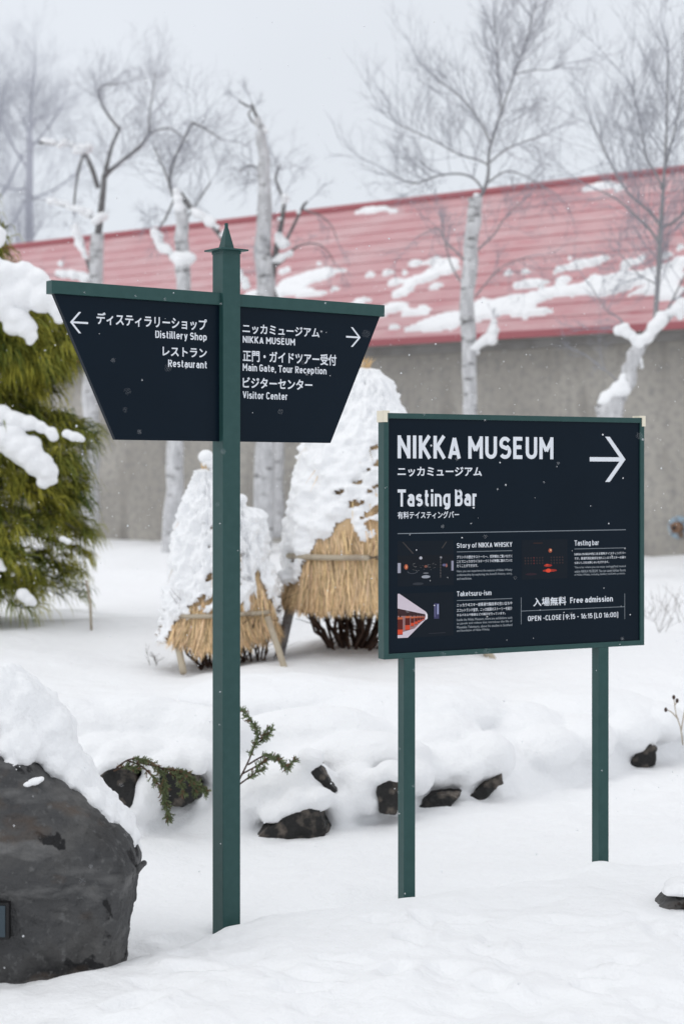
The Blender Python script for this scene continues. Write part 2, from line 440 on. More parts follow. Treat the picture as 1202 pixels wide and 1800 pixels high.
# the wide snow field, one sheet out to the horizon, a little below the near snow
def field_z(x, y):
    z = full_z(x, y)
    inside = np.clip(np.minimum(np.minimum(x - NX0, NX1 - x), np.minimum(y - NY0, NY1 - y)) / 0.15, 0, 1)
    dist = np.hypot(x, y - 20)
    z = np.where(dist > 70, 0.45, z)
    return z - 0.35 * inside - 0.03
mb = MB()
xs = np.concatenate([[-300, -120, -60, -35], np.arange(-24, 26, 0.25), [35, 60, 120, 300]])
ys = np.concatenate([[-100, -40, -20, -8], np.arange(-2, 56, 0.25), [70, 120, 300, 400]])
grid_mesh(mb, xs, ys, field_z)
tag(mb.build('snow_field', M['snow_far'], None, True), kind='structure')

# ------------------------------------------------------------------ lettering
def arc(cx, cy, rx, ry, a0, a1, n=10):
    return [(cx + rx * math.cos(math.radians(a0 + (a1 - a0) * i / n)), cy + ry * math.sin(math.radians(a0 + (a1 - a0) * i / n))) for i in range(n + 1)]

def glyphs(t):
    B, T, X = t / 2, 1 - t / 2, 0.735 - t / 2
    Mi = 0.53
    D_ = -0.2 + t / 2
    g = {}
    W = 0.44; r = W / 2
    w = 0.38; q = w / 2
    loop = lambda y0, y1, ww: arc(ww / 2, y1 - ww / 2, ww / 2, ww / 2, 0, 180) + arc(ww / 2, y0 + ww / 2, ww / 2, ww / 2, 180, 360) + [(ww, y1 - ww / 2)]
    h = t / 2
    g['N'] = (W + .02, [[(0, 0), (0, 1)], [(W + .02, 0), (W + .02, 1)], [(0, 1 - h * 1.1), (W + .02, h * 1.1)]])
    g['I'] = (0, [[(0, 0), (0, 1)]])
    g['K'] = (W, [[(0, 0), (0, 1)], [(0, .38), (W, 1)], [(.13, .52), (W + .02, 0)]])
    g['A'] = (W + .04, [[(0, 0), (W / 2 + .02, 1 - h)], [(W / 2 + .02, 1 - h), (W + .04, 0)], [(.09, .25), (W - .05, .25)]])
    g['M'] = (.58, [[(0, 0), (0, 1)], [(.58, 0), (.58, 1)], [(0, 1 - h), (.29, .36)], [(.29, .36), (.58, 1 - h)]])
    g['U'] = (W, [[(0, 1)] + arc(r, B + r, r, r, 180, 360) + [(W, 1)]])
    g['S'] = (W, [[(W * .97, T - .12)] + arc(r, T - .2, r * .95, .2, 35, 180) + [(0.01, .70)] + arc(r * .8, Mi + .17, r * .8, .17, 200, 260, 5) + [(r * 1.3, Mi - .05)] + arc(r * 1.15, B + .235, r * .9, .235, 60, 0, 6) + arc(r, B + .21, r * 1.02, .21, -10, -150)])
    g['E'] = (W - .07, [[(W - .04, T), (0, T), (0, B), (W - .04, B)], [(h, Mi), (W - .09, Mi)]])
    g['F'] = (W - .08, [[(W - .04, T), (0, T), (0, 0)], [(h, Mi - .03), (W - .09, Mi - .03)]])
    g['L'] = (W - .08, [[(0, 1), (0, B), (W - .06, B)]])
    g['T'] = (W + .02, [[(-h, T), (W + .02 + h, T)], [(r + .01, T - h), (r + .01, 0)]])
    g['H'] = (W, [[(0, 0), (0, 1)], [(W, 0), (W, 1)], [(h, Mi), (W - h, Mi)]])
    g['D'] = (W, [[(0, B), (0, T), (W - .18, T)] + arc(W - .2, T - .2, .2, .2, 90, 0) + arc(W - .2, B + .2, .2, .2, 0, -90) + [(-h, B)]])
    g['B'] = (W, [[(0, B), (0, T), (W - .2, T)] + arc(W - .22, T - .2, .19, .2, 90, -90) + [(h, T - .4)]] + [[(W - .2, T - .4)] + arc(W - .2, B + .225, .2, .225, 90, -90) + [(-h, B)]])
    g['R'] = (W, [[(0, 0), (0, T), (W - .2, T)] + arc(W - .21, T - .22, .21, .22, 90, -90) + [(h, T - .44)]] + [[(W - .22, T - .44 - h), (W + .01, 0)]])
    g['P'] = (W, [[(0, 0), (0, T), (W - .2, T)] + arc(W - .22, T - .24, .22, .24, 90, -90) + [(h, T - .48)]])
    g['O'] = (W, [loop(B, T, W)])
    g['0'] = g['O']
    g['C'] = (W, [arc(r, T - r, r, r, 20, 180) + arc(r, B + r, r, r, 180, 340)])
    g['G'] = (W, [arc(r, T - r, r, r, 20, 180) + arc(r, B + r, r, r, 180, 360) + [(W, Mi - .03), (r + .02, Mi - .03)]])
    g['V'] = (W + .03, [[(0, 1), (r + .015, h)], [(r + .015, h), (W + .03, 1)]])
    g['W'] = (.74, [[(0, 1), (.17, h)], [(.17, h), (.37, .9)], [(.37, .9), (.57, h)], [(.57, h), (.74, 1)]])
    g['Y'] = (W + .02, [[(0, 1), (r + .01, .44)], [(r + .01, .44), (W + .02, 1)], [(r + .01, .46), (r + .01, 0)]])
    g['a'] = (w - .01, [arc(q, X - q * .9, q * .98, q * .9, 150, 0) + [(w - .01, 0)], [(w - .01 - h, .42), (q * .9, .42)] + arc(q * .9, B + .18, q * .9, .18, 90, 270) + [(w - .01 - h, B)]])
    g['b'] = (w, [[(0, 0), (0, 1)], [(h, X)] + arc(w - q, X - q, q, q, 90, 0) + arc(w - q, B + q, q, q, 0, -90) + [(h, B)]])
    g['d'] = (w, [[(w, 0), (w, 1)], [(w - h, X)] + arc(q, X - q, q, q, 90, 180) + arc(q, B + q, q, q, 180, 270) + [(w - h, B)]])
    g['p'] = (w, [[(0, -.2), (0, .735)], [(h, X)] + arc(w - q, X - q, q, q, 90, 0) + arc(w - q, B + q, q, q, 0, -90) + [(h, B)]])
    g['g'] = (w, [[(w, .735), (w, D_ + q)] + arc(q, D_ + q * .8, q, q * .8, 0, -140), [(w - h, X)] + arc(q, X - q, q, q, 90, 180) + arc(q, B + q, q, q, 180, 270) + [(w - h, B)]])
    g['c'] = (w - .04, [arc(q, X - q, q, q, 35, 180) + arc(q, B + q, q, q, 180, 325)])
    g['e'] = (w, [[(.0, .36), (w, .36), (w, X - q)] + arc(q, X - q, q, q, 0, 180) + arc(q, B + q, q, q, 180, 320)])
    g['f'] = (.24, [[(.09, 0), (.09, T - .14)] + arc(.23, T - .14, .14, .14, 180, 90) + [(.29, T)], [(-.03, X), (.26, X)]])
    g['h'] = (w, [[(0, 0), (0, 1)], [(h, X)] + arc(w - q, X - q, q, q, 90, 0) + [(w, 0)]])
    g['n'] = (w, [[(0, 0), (0, .735)], [(h, X)] + arc(w - q, X - q, q, q, 90, 0) + [(w, 0)]])
    g['m'] = (.62, [[(0, 0), (0, .735)], [(h, X)] + arc(.31 - .13, X - .13, .13, .13, 90, 0) + [(.31, 0)], [(.31 + h, X)] + arc(.62 - .13, X - .13, .13, .13, 90, 0) + [(.62, 0)]])
    g['u'] = (w, [[(w, 0), (w, .735)], [(0, .735)] + arc(q, B + q, q, q, 180, 270) + [(w - h, B)]])
    g['r'] = (.24, [[(0, 0), (0, .735)], [(h, X)] + [(.24, X - .01)]])
    g['i'] = (0, [[(0, 0), (0, .735)], [(0, .85), (0, 1)]])
    g['l'] = (.08, [[(0, 1), (0, B + .1)] + arc(.1, B + .1, .1, .1, 180, 270, 5) + [(.14, B)]])
    g['k'] = (w - .02, [[(0, 0), (0, 1)], [(0, .30), (w - .04, .735)], [(.11, .40), (w, 0)]])
    g['o'] = (w, [loop(B, X, w)])
    g['s'] = (w - .04, [[(w - .06, X - .06)] + arc(q - .02, X - .14, q - .02, .14, 40, 200) + [(q - .02, .37)] + arc(q - .01, B + .15, q - .01, .15, 60, -145)])
    g['t'] = (.24, [[(.09, .95), (.09, B + .12)] + arc(.21, B + .12, .12, .12, 180, 270, 5) + [(.27, B)], [(-.03, X), (.26, X)]])
    g['y'] = (w, [[(0, .735), (q + .01, .05)], [(w, .735), (q, 0), (q - .08, -.16), (.02, -.16)]])
    g['-'] = (.26, [[(0, .44), (.26, .44)]])
    g[','] = (.04, [[(.04, .12), (-.01, -.13)]])
    g[':'] = (0, [[(0, 0), (0, .15)], [(0, .5), (0, .65)]])
    g['|'] = (0, [[(0, -.1), (0, 1.05)]])
    g['('] = (.12, [[(.13, 1.08), (0, .92), (0, -.02), (.13, -.18)]])
    g[')'] = (.12, [[(0, 1.08), (.13, .92), (.13, -.02), (0, -.18)]])
    g['1'] = (.2, [[(.2, 0), (.2, 1)], [(.2, .96), (0, .78)]])
    g['5'] = (W - .02, [[(W - .05, T), (.04, T), (.02, .52)] + arc(r - .02, .36, r - .01, .36 - B, 100, -150)])
    g['6'] = (W - .02, [loop(B, .62, W - .02), [(0, .30), (.04, .45), (.26, 1)]])
    g['9'] = (W - .02, [loop(.38, T, W - .02), [(W - .02, .70), (W - .06, .55), (.16, 0)]])
    return g

def stroke_poly(mb, pts, t, y):
    """one flat ribbon of width t along pts in the x-z plane at depth y"""
    p = [np.array(a, float) for a in pts]
    keep = [p[0]]
    for a in p[1:]:
        if np.linalg.norm(a - keep[-1]) > 1e-4:
            keep.append(a)
    p = keep
    n = len(p)
    closed = np.linalg.norm(p[0] - p[-1]) < 1e-3
    Lf, Rt = [], []
    for i in range(n):
        if closed:
            a = p[i] - p[i - 1 if i > 0 else n - 2]; b = p[(i + 1) if i < n - 1 else 1] - p[i]
        else:
            a = p[i] - p[i - 1] if i > 0 else p[1] - p[0]
            b = p[i + 1] - p[i] if i < n - 1 else p[i] - p[i - 1]
        a = a / np.linalg.norm(a); b = b / np.linalg.norm(b)
        na, nb = np.array((-a[1], a[0])), np.array((-b[1], b[0]))
        m = na + nb
        m = m / max(1e-6, np.linalg.norm(m))
        k = min(2.2, 1.0 / max(0.3, float(m @ na)))
        Lf.append(p[i] + m * k * t / 2); Rt.append(p[i] - m * k * t / 2)
    v = [(a[0], y, a[1]) for a in Lf] + [(a[0], y, a[1]) for a in Rt]
    mb.add(v, [(i, i + 1, n + i + 1, n + i) for i in range(n - 1)])

def latin_mesh(text, t=0.17, gap=0.12, space=0.26):
    G = glyphs(t)
    mb = MB(); x = 0; k = 0
    for ch in text:
        if ch == ' ':
            x += space; continue
        w, st = G[ch]
        for s_ in st:
            stroke_poly(mb, [(a + x, b) for a, b in s_], t, -0.00004 * (k % 3)); k += 1
        x += w + t + gap
    return mb

def cjk_arrays(text, bold=0.0):
    c = bpy.data.curves.new("t", 'FONT'); c.body = text; c.resolution_u = 3
    o = bpy.data.objects.new("t", c); COL.objects.link(o)
    dg = bpy.context.evaluated_depsgraph_get()
    me = bpy.data.meshes.new_from_object(o.evaluated_get(dg))
    v = np.array([q.co[:] for q in me.vertices]); f = [tuple(p.vertices) for p in me.polygons]
    bpy.data.objects.remove(o); bpy.data.curves.remove(c); bpy.data.meshes.remove(me)
    mb = MB()
    n = 1 if bold == 0 else 4
    for k, (dx, dy) in enumerate([(0, 0), (bold, 0), (0, bold), (bold, bold)][:n]):
        mb.add(np.stack([v[:, 0] + dx, np.full(len(v), -0.00004 * k), v[:, 1] + dy], 1), f)
    return mb

def fit(mb, x0, x1, z0, z1, y):
    v = np.concatenate(mb.v)
    lo, hi = v.min(0), v.max(0)
    for a in mb.v:
        a[:, 0] = x0 + (a[:, 0] - lo[0]) / (hi[0] - lo[0]) * (x1 - x0)
        a[:, 2] = z0 + (a[:, 2] - lo[2]) / (hi[2] - lo[2]) * (z1 - z0)
        a[:, 1] = y + a[:, 1]
    return mb

class Plane:
    """vertical sign plane: root position, rotation; turns a photo pixel into local (x, z) at local depth y0"""
    def __init__(s, x, y, th, y0):
        s.o = np.array((x, y, 0.0)); s.th = th; s.y0 = y0
    def __call__(s, px, py):
        d = np.array(((px - CX) / FPX, 1.0, (CY - py) / FPX))
        c, sn = math.cos(s.th), math.sin(s.th)
        nrm = np.array((-sn, c, 0))
        pt = s.o + nrm * s.y0
        k = (pt - np.array((0, 0, HCAM))) @ nrm / (d @ nrm)
        w = np.array((0, 0, HCAM)) + d * k - s.o
        return w[0] * c + w[1] * sn, w[2]

def letter(pl, panel, text, xl, xr, yt, yb, kind='latin', t=0.17, bold=0.0, m='white_letter', name='lettering'):
    x0, z1 = pl(xl, yt); _, z0 = pl(xl, yb); x1, _ = pl(xr, yt)
    mb = latin_mesh(text, t) if kind == 'latin' else cjk_arrays(text, bold)
    fit(mb, x0, x1, z0, z1, pl.y0)
    return mb.build(name, M[m], panel)

def rule(pl, panel, xa, ya, xb, yb, px=1.2, m='grey_line'):
    """thin printed rule between two pixels (horizontal or vertical on the sign)"""
    a = pl(xa, ya); b = pl(xb, yb)
    hw = px * 0.0011
    mb = MB()
    if abs(a[0] - b[0]) > abs(a[1] - b[1]):
        z = (a[1] + b[1]) / 2
        mb.add([(a[0], pl.y0, z - hw), (b[0], pl.y0, z - hw), (b[0], pl.y0, z + hw), (a[0], pl.y0, z + hw)], [(0, 1, 2, 3)])
    else:
        x = (a[0] + b[0]) / 2
        mb.add([(x - hw, pl.y0 - .0001, b[1]), (x + hw, pl.y0 - .0001, b[1]), (x + hw, pl.y0 - .0001, a[1]), (x - hw, pl.y0 - .0001, a[1])], [(0, 1, 2, 3)])
    return mb.build('rule_line', M[m], panel)

def arrow(pl, panel, tip, tail_x, top_y, bot_y, head_x, thick_px, direction):
    tx, tz = pl(*tip)
    sx, _ = pl(tail_x, tip[1]); hx, hz1 = pl(head_x, top_y); _, hz0 = pl(head_x, bot_y)
    hh = (hz1 - hz0) / 2
    t = thick_px * 0.00215
    s_ = 1 if direction > 0 else -1
    mb = MB()
    # chevron with flat-cut ends
    wx = t * math.hypot(hh, abs(tx - hx)) / hh
    y = pl.y0
    mb.add([(tx, y, tz), (hx, y, tz + hh), (hx - s_ * wx, y, tz + hh), (tx - s_ * wx, y, tz)], [(0, 1, 2, 3)])
    mb.add([(tx, y, tz), (hx, y, tz - hh), (hx - s_ * wx, y, tz - hh), (tx - s_ * wx, y, tz)], [(0, 1, 2, 3)])
    mb.add([(sx, y - .00005, tz - t / 2), (tx - s_ * wx * .7, y - .00005, tz - t / 2), (tx - s_ * wx * .7, y - .00005, tz + t / 2), (sx, y - .00005, tz + t / 2)], [(0, 1, 2, 3)])
    return mb.build('arrow', M['white_letter'], panel)

# ------------------------------------------------------------------ direction signpost
TH1 = math.radians(36.3)
c1 = (-0.0677 * 6.04, 6.04)
sp = empty('direction_signpost', (c1[0], c1[1], 0), TH1)
tag(sp, 'dark green signpost with a pointed finial and a trapezoid navy board of two white arrows', 'signpost')
pw = 0.036
mb = MB(); mb.box(-pw, pw, -pw, pw, -0.25, 2.402); bevel(mb.build('post', M['green'], sp), .0025)
cap = MB(); cap.box(-.057, .057, -.057, .057, 2.402, 2.408); capo = bevel(cap.build('cap_plate', M['green'], sp), .001)
mb = MB(); mb.box(-.0375, .0375, -.0375, .0375, 2.392, 2.4025); mb.build('cap_collar', M['green'], capo)
mb = MB()
mb.add([(-.021, -.021, 2.408), (.021, -.021, 2.408), (.021, .021, 2.408), (-.021, .021, 2.408), (-.0055, -.0055, 2.484), (.0055, -.0055, 2.484), (.0055, .0055, 2.484), (-.0055, .0055, 2.484)],
       [(0, 1, 5, 4), (1, 2, 6, 5), (2, 3, 7, 6), (3, 0, 4, 7), (4, 5, 6, 7), (3, 2, 1, 0)])
fin = mb.build('finial', M['green'], sp)
mb = MB(); mb.tube([(0, 0, 2.48), (0, 0, 2.502)], .0065, 12); mb.build('finial_tip', M['green'], fin)
BL = 0.692
ZT, ZBm = 2.252, 2.2085
for sx in (-1, 1):
    mb = MB()
    mb.box(min(sx * pw, sx * BL), max(sx * pw, sx * BL), -.021, .021, ZBm, ZT)
    bevel(mb.build('beam', M['green'], sp), .0015)
pl1 = Plane(c1[0], c1[1], TH1, -0.0102)
# trapezoid board, one wing on each side of the post
xtl, _ = pl1(87.5, 520); xbl, zb = pl1(195.6, 775); xbr, _ = pl1(574.5, 777); xtr, _ = pl1(662, 553)
xt = (xtr - xtl) / 2; xb = (xbr - xbl) / 2; zb = 1.729
wings = []
for sx in (-1, 1):
    mb = MB()
    poly = [(sx * pw, zb), (sx * pw, ZBm), (sx * xt, ZBm), (sx * xb, zb)]
    if sx > 0:
        poly = poly[::-1]
    mb.prism(poly[::-1] if False else poly, -.010, .010)
    wings.append(bevel(mb.build('panel', M['navy'], sp), .001))
lp, rp = wings
arrow(pl1, lp, (123.2, 565.7), 154.9, 546.8, 584.2, 138.5, 3.0, -1)
letter(pl1, lp, "ディスティラリーショップ", 169.8, 363.4, 548, 569.5, 'cjk', bold=.035)
letter(pl1, lp, "Distillery Shop", 273, 363.4, 580.4, 596.6, t=.17)
letter(pl1, lp, "レストラン", 285.9, 363.4, 608.5, 625, 'cjk', bold=.035)
letter(pl1, lp, "Restaurant", 295.7, 363.4, 631.4, 645, t=.17)
letter(pl1, rp, "ニッカミュージアム", 426.2, 561.3, 568, 585.5, 'cjk', bold=.035)
letter(pl1, rp, "NIKKA MUSEUM", 426.7, 518.5, 589.4, 602.3, t=.17)
arrow(pl1, rp, (633.7, 593), 608.2, 574.5, 609, 620, 3.0, 1)
letter(pl1, rp, "正門・ガイドツアー受付", 426.7, 591.2, 614.5, 634.8, 'cjk', bold=.035)
letter(pl1, rp, "Main Gate, Tour Reception", 426.7, 573.7, 638.7, 653.9, t=.17)
letter(pl1, rp, "ビジターセンター", 426.7, 548.9, 662.4, 681.2, 'cjk', bold=.035)
letter(pl1, rp, "Visitor Center", 426.7, 505, 687.2, 700.3, t=.17)

# ------------------------------------------------------------------ museum board
XL, YL, XR, YR = .02567 * 6.45, 6.45, .1727 * 6.99, 6.99
TH2 = math.atan2(YR - YL, XR - XL)
c2 = ((XL + XR) / 2, (YL + YR) / 2)
bw = math.hypot(XR - XL, YR - YL) / 2
ms = empty('museum_signboard', (c2[0], c2[1], 0), TH2)
tag(ms, 'large navy information board in a green frame on two green posts, cream corner caps', 'signboard')
z1b, z0b = 1.825, 0.936
fw, fd = .0205, .0235
mb = MB()
mb.box(-bw - fw, -bw, -fd, fd, z0b - fw, z1b + fw); bevel(mb.build('frame', M['green'], ms), .0015)
mb = MB(); mb.box(bw, bw + fw, -fd, fd, z0b - fw, z1b + fw); bevel(mb.build('frame', M['green'], ms), .0015)
mb = MB(); mb.box(-bw, bw, -fd + .0004, fd - .0004, z1b, z1b + fw - .0004); mb.build('frame', M['green'], ms)
mb = MB(); mb.box(-bw, bw, -fd + .0004, fd - .0004, z0b - fw + .0004, z0b); mb.build('frame', M['green'], ms)
mb = MB(); mb.box(-bw, bw, -.0165, .0165, z0b, z1b); pn = mb.build('panel', M['navy'], ms)
pl2f = Plane(c2[0], c2[1], TH2, -.0205)
for (pa, pb) in ((709.4, 726), (1051.6, 1069.8)):
    xa = pl2f(pa, 1300)[0]
    mb = MB(); mb.box(xa, xa + .049, -.0235, .0255, -.25, z0b - fw + .0002); bevel(mb.build('post', M['green'], ms), .002)
for sx in (-1, 1):
    xo = sx * (bw + fw)
    mb = MB()
    th_ = .0035
    a, b = (xo - th_, xo + .022) if sx < 0 else (xo - .022, xo + th_)
    # moulded L: a plate over the top and one down the outer side, wrapping the front
    mb.box(min(xo + sx * th_, xo - sx * .022), max(xo + sx * th_, xo - sx * .022), -fd - th_, fd + th_, z1b + fw + .0002, z1b + fw + .0085)
    mb.box(min(xo + sx * th_, xo + sx * .0002), max(xo + sx * th_, xo + sx * .0002), -fd - th_, fd + th_, z1b + fw - .035, z1b + fw + .0002)
    mb.box(min(xo + sx * .0002, xo - sx * .0135), max(xo + sx * .0002, xo - sx * .0135), -fd - th_, -fd - .0002, z1b + fw - .035, z1b + fw + .0002)
    mb.build('corner_cap', M['cream'], ms)
pl2 = Plane(c2[0], c2[1], TH2, -.0168)
letter(pl2, pn, "NIKKA MUSEUM", 698.7, 972.4, 763, 807.3, t=.172)
letter(pl2, pn, "ニッカミュージアム", 698.7, 846.5, 820.3, 837.3, 'cjk', bold=.04)
arrow(pl2, pn, (1099.1, 807.5), 1036.2, 767.5, 847, 1071.5, 8.0, 1)
letter(pl2, pn, "Tasting Bar", 698.7, 837.4, 860.3, 896.5, t=.18)
letter(pl2, pn, "有料テイスティングバー", 698.7, 806.6, 899.3, 912.2, 'cjk', bold=.03)
rule(pl2, pn, 698.7, 938.3, 1099.6, 931, 1.3)
letter(pl2, pn, "Story of NIKKA WHISKY", 802.7, 900, 954.4, 965.2, t=.145)
rule(pl2, pn, 802.7, 969.8, 900, 968.4, 1.0)
def para(lines, xl, xr, xend, ytops, ybots, kind='cjk', bold=0.02, m='white_letter'):
    for k, ln in enumerate(lines):
        letter(pl2, pn, ln, xl, xend if k == len(lines) - 1 else xr, ytops[k], ybots[k], kind, bold=bold, m=m)
M['dim_letter'] = mat("dim_lettering", (0.30, 0.33, 0.36), 0.6, 0.3)
z3 = lambda *ys: [920 + y / 4.452 for y in ys]
para(["ブランドの歴史やストーリー、世界観をご覧いただく", "ことでニッカのウイスキーづくりの神髄に触れていた", "だくことができます。"], 802.7, 900, 839.8, z3(253, 288, 321), z3(278, 312, 346))
para(["Here you can experience the essence of Nikka Whisky", "craftsmanship by exploring the brand's history, story,", "and worldview."], 802.7, 900, 829, z3(366, 395, 424), z3(389, 418, 444), m='dim_letter')
letter(pl2, pn, "Taketsuru-ism", 802.7, 863.4, 1039.8, 1048.8, t=.145)
rule(pl2, pn, 802.7, 1056, 900, 1052, 1.0)
para(["ニッカウヰスキー創業者竹鶴政孝の生い立ちや", "スコットランド留学、ニッカ創業のストーリーを紹介", "するパネルや動画などの展示を行っています。"], 802.7, 900, 888, z3(628, 669, 709), z3(655, 696, 730))
para(["Inside the Nikka Museum, there are exhibitions such", "as panels and videos that introduce the life of", "Masataka Taketsuru, about his studies in Scotland", "and foundation of Nikka Whisky."], 802.7, 900, 860.7, z3(747, 776, 805, 833), z3(769, 798, 827, 855), m='dim_letter')
letter(pl2, pn, "Tasting bar", 1009.5, 1052.2, 950, 961, t=.145)
rule(pl2, pn, 1009.5, 965.5, 1099.5, 962.6, 1.0)
para(["NIKKA MUSEUM内にある有料テイスティングバー", "です。蒸溜所限定商品を含むニッカウヰスキーの様々", "なおいしさをお楽しみいただけます。"], 1009.5, 1099.5, 1070, z3(231, 265, 299), z3(252, 286, 319))
para(["This is bar where you can enjoy tastings(Paid) located", "within NIKKA MUSEUM. You can savor various flavors", "of Nikka Whisky, including distillery exclusive products."], 1009.5, 1099.5, 1099, z3(337, 367, 396), z3(358, 388, 415), m='dim_letter')
letter(pl2, pn, "入場無料", 937.2, 995.1, 1051, 1066.3, 'cjk', bold=.03)
letter(pl2, pn, "Free admission", 1001.9, 1076.9, 1050.3, 1060.4, t=.165)
rule(pl2, pn, 915.8, 1050.3, 915.8, 1097.5, 1.0)
rule(pl2, pn, 1097.8, 1043.5, 1097.8, 1088.5, 1.0)
rule(pl2, pn, 915.8, 1074.3, 1097.8, 1066.7, 1.0)
letter(pl2, pn, "OPEN -CLOSE | 9:15 - 16:15 (LO 16:00)", 927.7, 1086.2, 1082, 1094, t=.15)
# three printed pictures
def picture(x0, y0, x1, y1, shapes, base):
    mb = MB()
    a = pl2(x0, y0); b = pl2(x1, y1)
    X0, Z1 = a; X1, Z0 = b[0], pl2(x0, y1)[1]
    y = pl2.y0
    mb.add([(X0, y, Z0), (X1, y, Z0), (X1, y, Z1), (X0, y, Z1)], [(0, 1, 2, 3)], base)
    for k, (poly, col) in enumerate(shapes):     # poly in 0..1 picture coordinates, y down
        v = [(X0 + u * (X1 - X0), y - .0001 - .00002 * k, Z1 - w * (Z1 - Z0)) for u, w in poly]
        mb.add(v, [tuple(range(len(v)))], col)
    return mb.build('picture', M['print'], pn)
def ell(cx, cy, rx, ry, n=12):
    return [(cx + rx * math.cos(6.2832 * i / n), cy + ry * math.sin(6.2832 * i / n)) for i in range(n)]
def quad(x0, y0, x1, y1):
    return [(x0, y0), (x1, y0), (x1, y1), (x0, y1)]
dk = (.0022, .0068, .0135)
sh = [(quad(0, .32, 1, .62), (.004, .007, .012)), (quad(0, .48, .055, .70), (.35, .35, .42)), (quad(.96, .46, 1, .68), (.28, .28, .36)),
      (ell(.15, .57, .035, .06), (.40, .10, .05)), (ell(.155, .57, .012, .035), (.8, .3, .15)), (ell(.41, .38, .028, .035), (.45, .45, .5)), (ell(.77, .38, .02, .025), (.3, .3, .33)),
      (ell(.87, .56, .02, .04), (.30, .12, .10)), (ell(.83, .55, .035, .03), (.12, .12, .22)), (ell(.5, .80, .08, .035), (.30, .32, .36)), (ell(.5, .72, .05, .018), (.15, .16, .18)), (ell(.5, .57, .03, .03), (.2, .08, .06)),
      ([(.08, .02), (.10, .02), (.29, .28), (.26, .28)], (.05, .045, .045)), ([(.86, .03), (.88, .03), (.80, .18), (.78, .17)], (.05, .045, .045)),
      (ell(.36, .95, .10, .03), (.03, .035, .045))]
for k in range(26):
    u = .26 + .42 * RNG.random(); w = .5 + .16 * RNG.random()
    sh.append((ell(u, w, .006 + .012 * RNG.random(), .004, 6), (.10 + .2 * RNG.random(),) * 3))
for k in range(14):
    sh.append((quad(.752, .35 + k * .035, .772, .365 + k * .035), (.12, .11, .11)))
for k in range(12):
    a_ = math.pi * (.1 + .8 * k / 11)
    sh.append((ell(.26 + .09 * math.cos(a_), .66 + .06 * math.sin(a_), .008, .008, 6), (.10, .11, .13)))
picture(698.7, 951.5, 797, 1031.5, sh, dk)
sh = [([(0, 0), (.03, 0), (.50, .43), (.52, .50), (.52, .58), (.18, 1.0), (0, 1.0)], (.62, .54, .60)), ([(0, .33), (.49, .49), (.50, .55), (.30, .80), (0, .90)], (.30, .17, .17)),
      ([(0, .33), (.49, .49), (.49, .52), (0, .50)], (.045, .02, .022)), ([(.5, .43), (.53, .5), (.53, .58), (.5, .62)], (.8, .76, .8))]
for k, (u, w0, w1, ww) in enumerate([(.045, .50, .93, .09), (.175, .48, .83, .085), (.26, .50, .75, .06), (.325, .50, .71, .05), (.375, .50, .675, .04), (.415, .505, .65, .03), (.445, .51, .63, .024), (.47, .515, .61, .018)]):
    w0 = w0 + .03
    sh.append((quad(u - ww / 2, w0, u + ww / 2, w1), (.10, .015, .012)))
    sh.append((quad(u - ww * .15, w0 - .07, u + ww * .15, w0), (.03, .015, .015)))
    sh.append((quad(u - ww / 2, w1 - .12 * (ww / .09), u + ww / 2, w1 - .01), (.62, .07, .03)))
    sh.append((quad(u - ww / 2, w0, u + ww / 2, w0 + .04 * (ww / .09) + .01), (.5, .12, .05)))
sh += [(quad(.645, .25, .735, .60), (.05, .05, .12)), (quad(.70, .27, .73, .50), (.30, .32, .50)), (quad(.65, .30, .67, .56), (.12, .12, .22)), (quad(.55, .92, .85, .935), (.025, .03, .04))]
picture(698.7, 1044, 797, 1122, sh, dk)
sh = [(quad(.25, .07, .45, .10), (.03, .015, .015)), (ell(.62, .28, .04, .055), (.35, .08, .04)), (ell(.63, .27, .018, .03), (.75, .35, .2)),
      (ell(.57, .66, .09, .035), (.35, .03, .02)), (ell(.61, .79, .16, .035), (.35, .03, .02)), (ell(.58, .79, .06, .05), (.75, .07, .03)), (ell(.55, .645, .035, .025), (.6, .06, .03)), (ell(.2, .87, .13, .03), (.025, .012, .02))]
for r_ in range(3):
    for k in range(14):
        if k in (7, 8): continue
        sh.append((quad(.06 + k * .063, .44 + r_ * .07, .085 + k * .063, .475 + r_ * .07), (.05 + .09 * (k == 3), .03, .03)))
picture(917, 949.5, 997, 1019, sh, dk)

# ------------------------------------------------------------------ long concrete building with a red roof
BD = np.array((-0.805, 0.593)); BD /= np.linalg.norm(BD)          # along the wall, away to the left
BN = np.array((BD[1], -BD[0])); BN = BN if BN[1] > 0 else -BN      # from the wall into the building
W0 = np.array((4.808, 24.0))                                       # wall foot seen at the right edge of the photo
bld = empty('concrete_building', (W0[0], W0[1], 0), math.atan2(BD[1], BD[0]))
tag(bld, 'long grey concrete building with a faded red metal roof behind the trees', 'building')
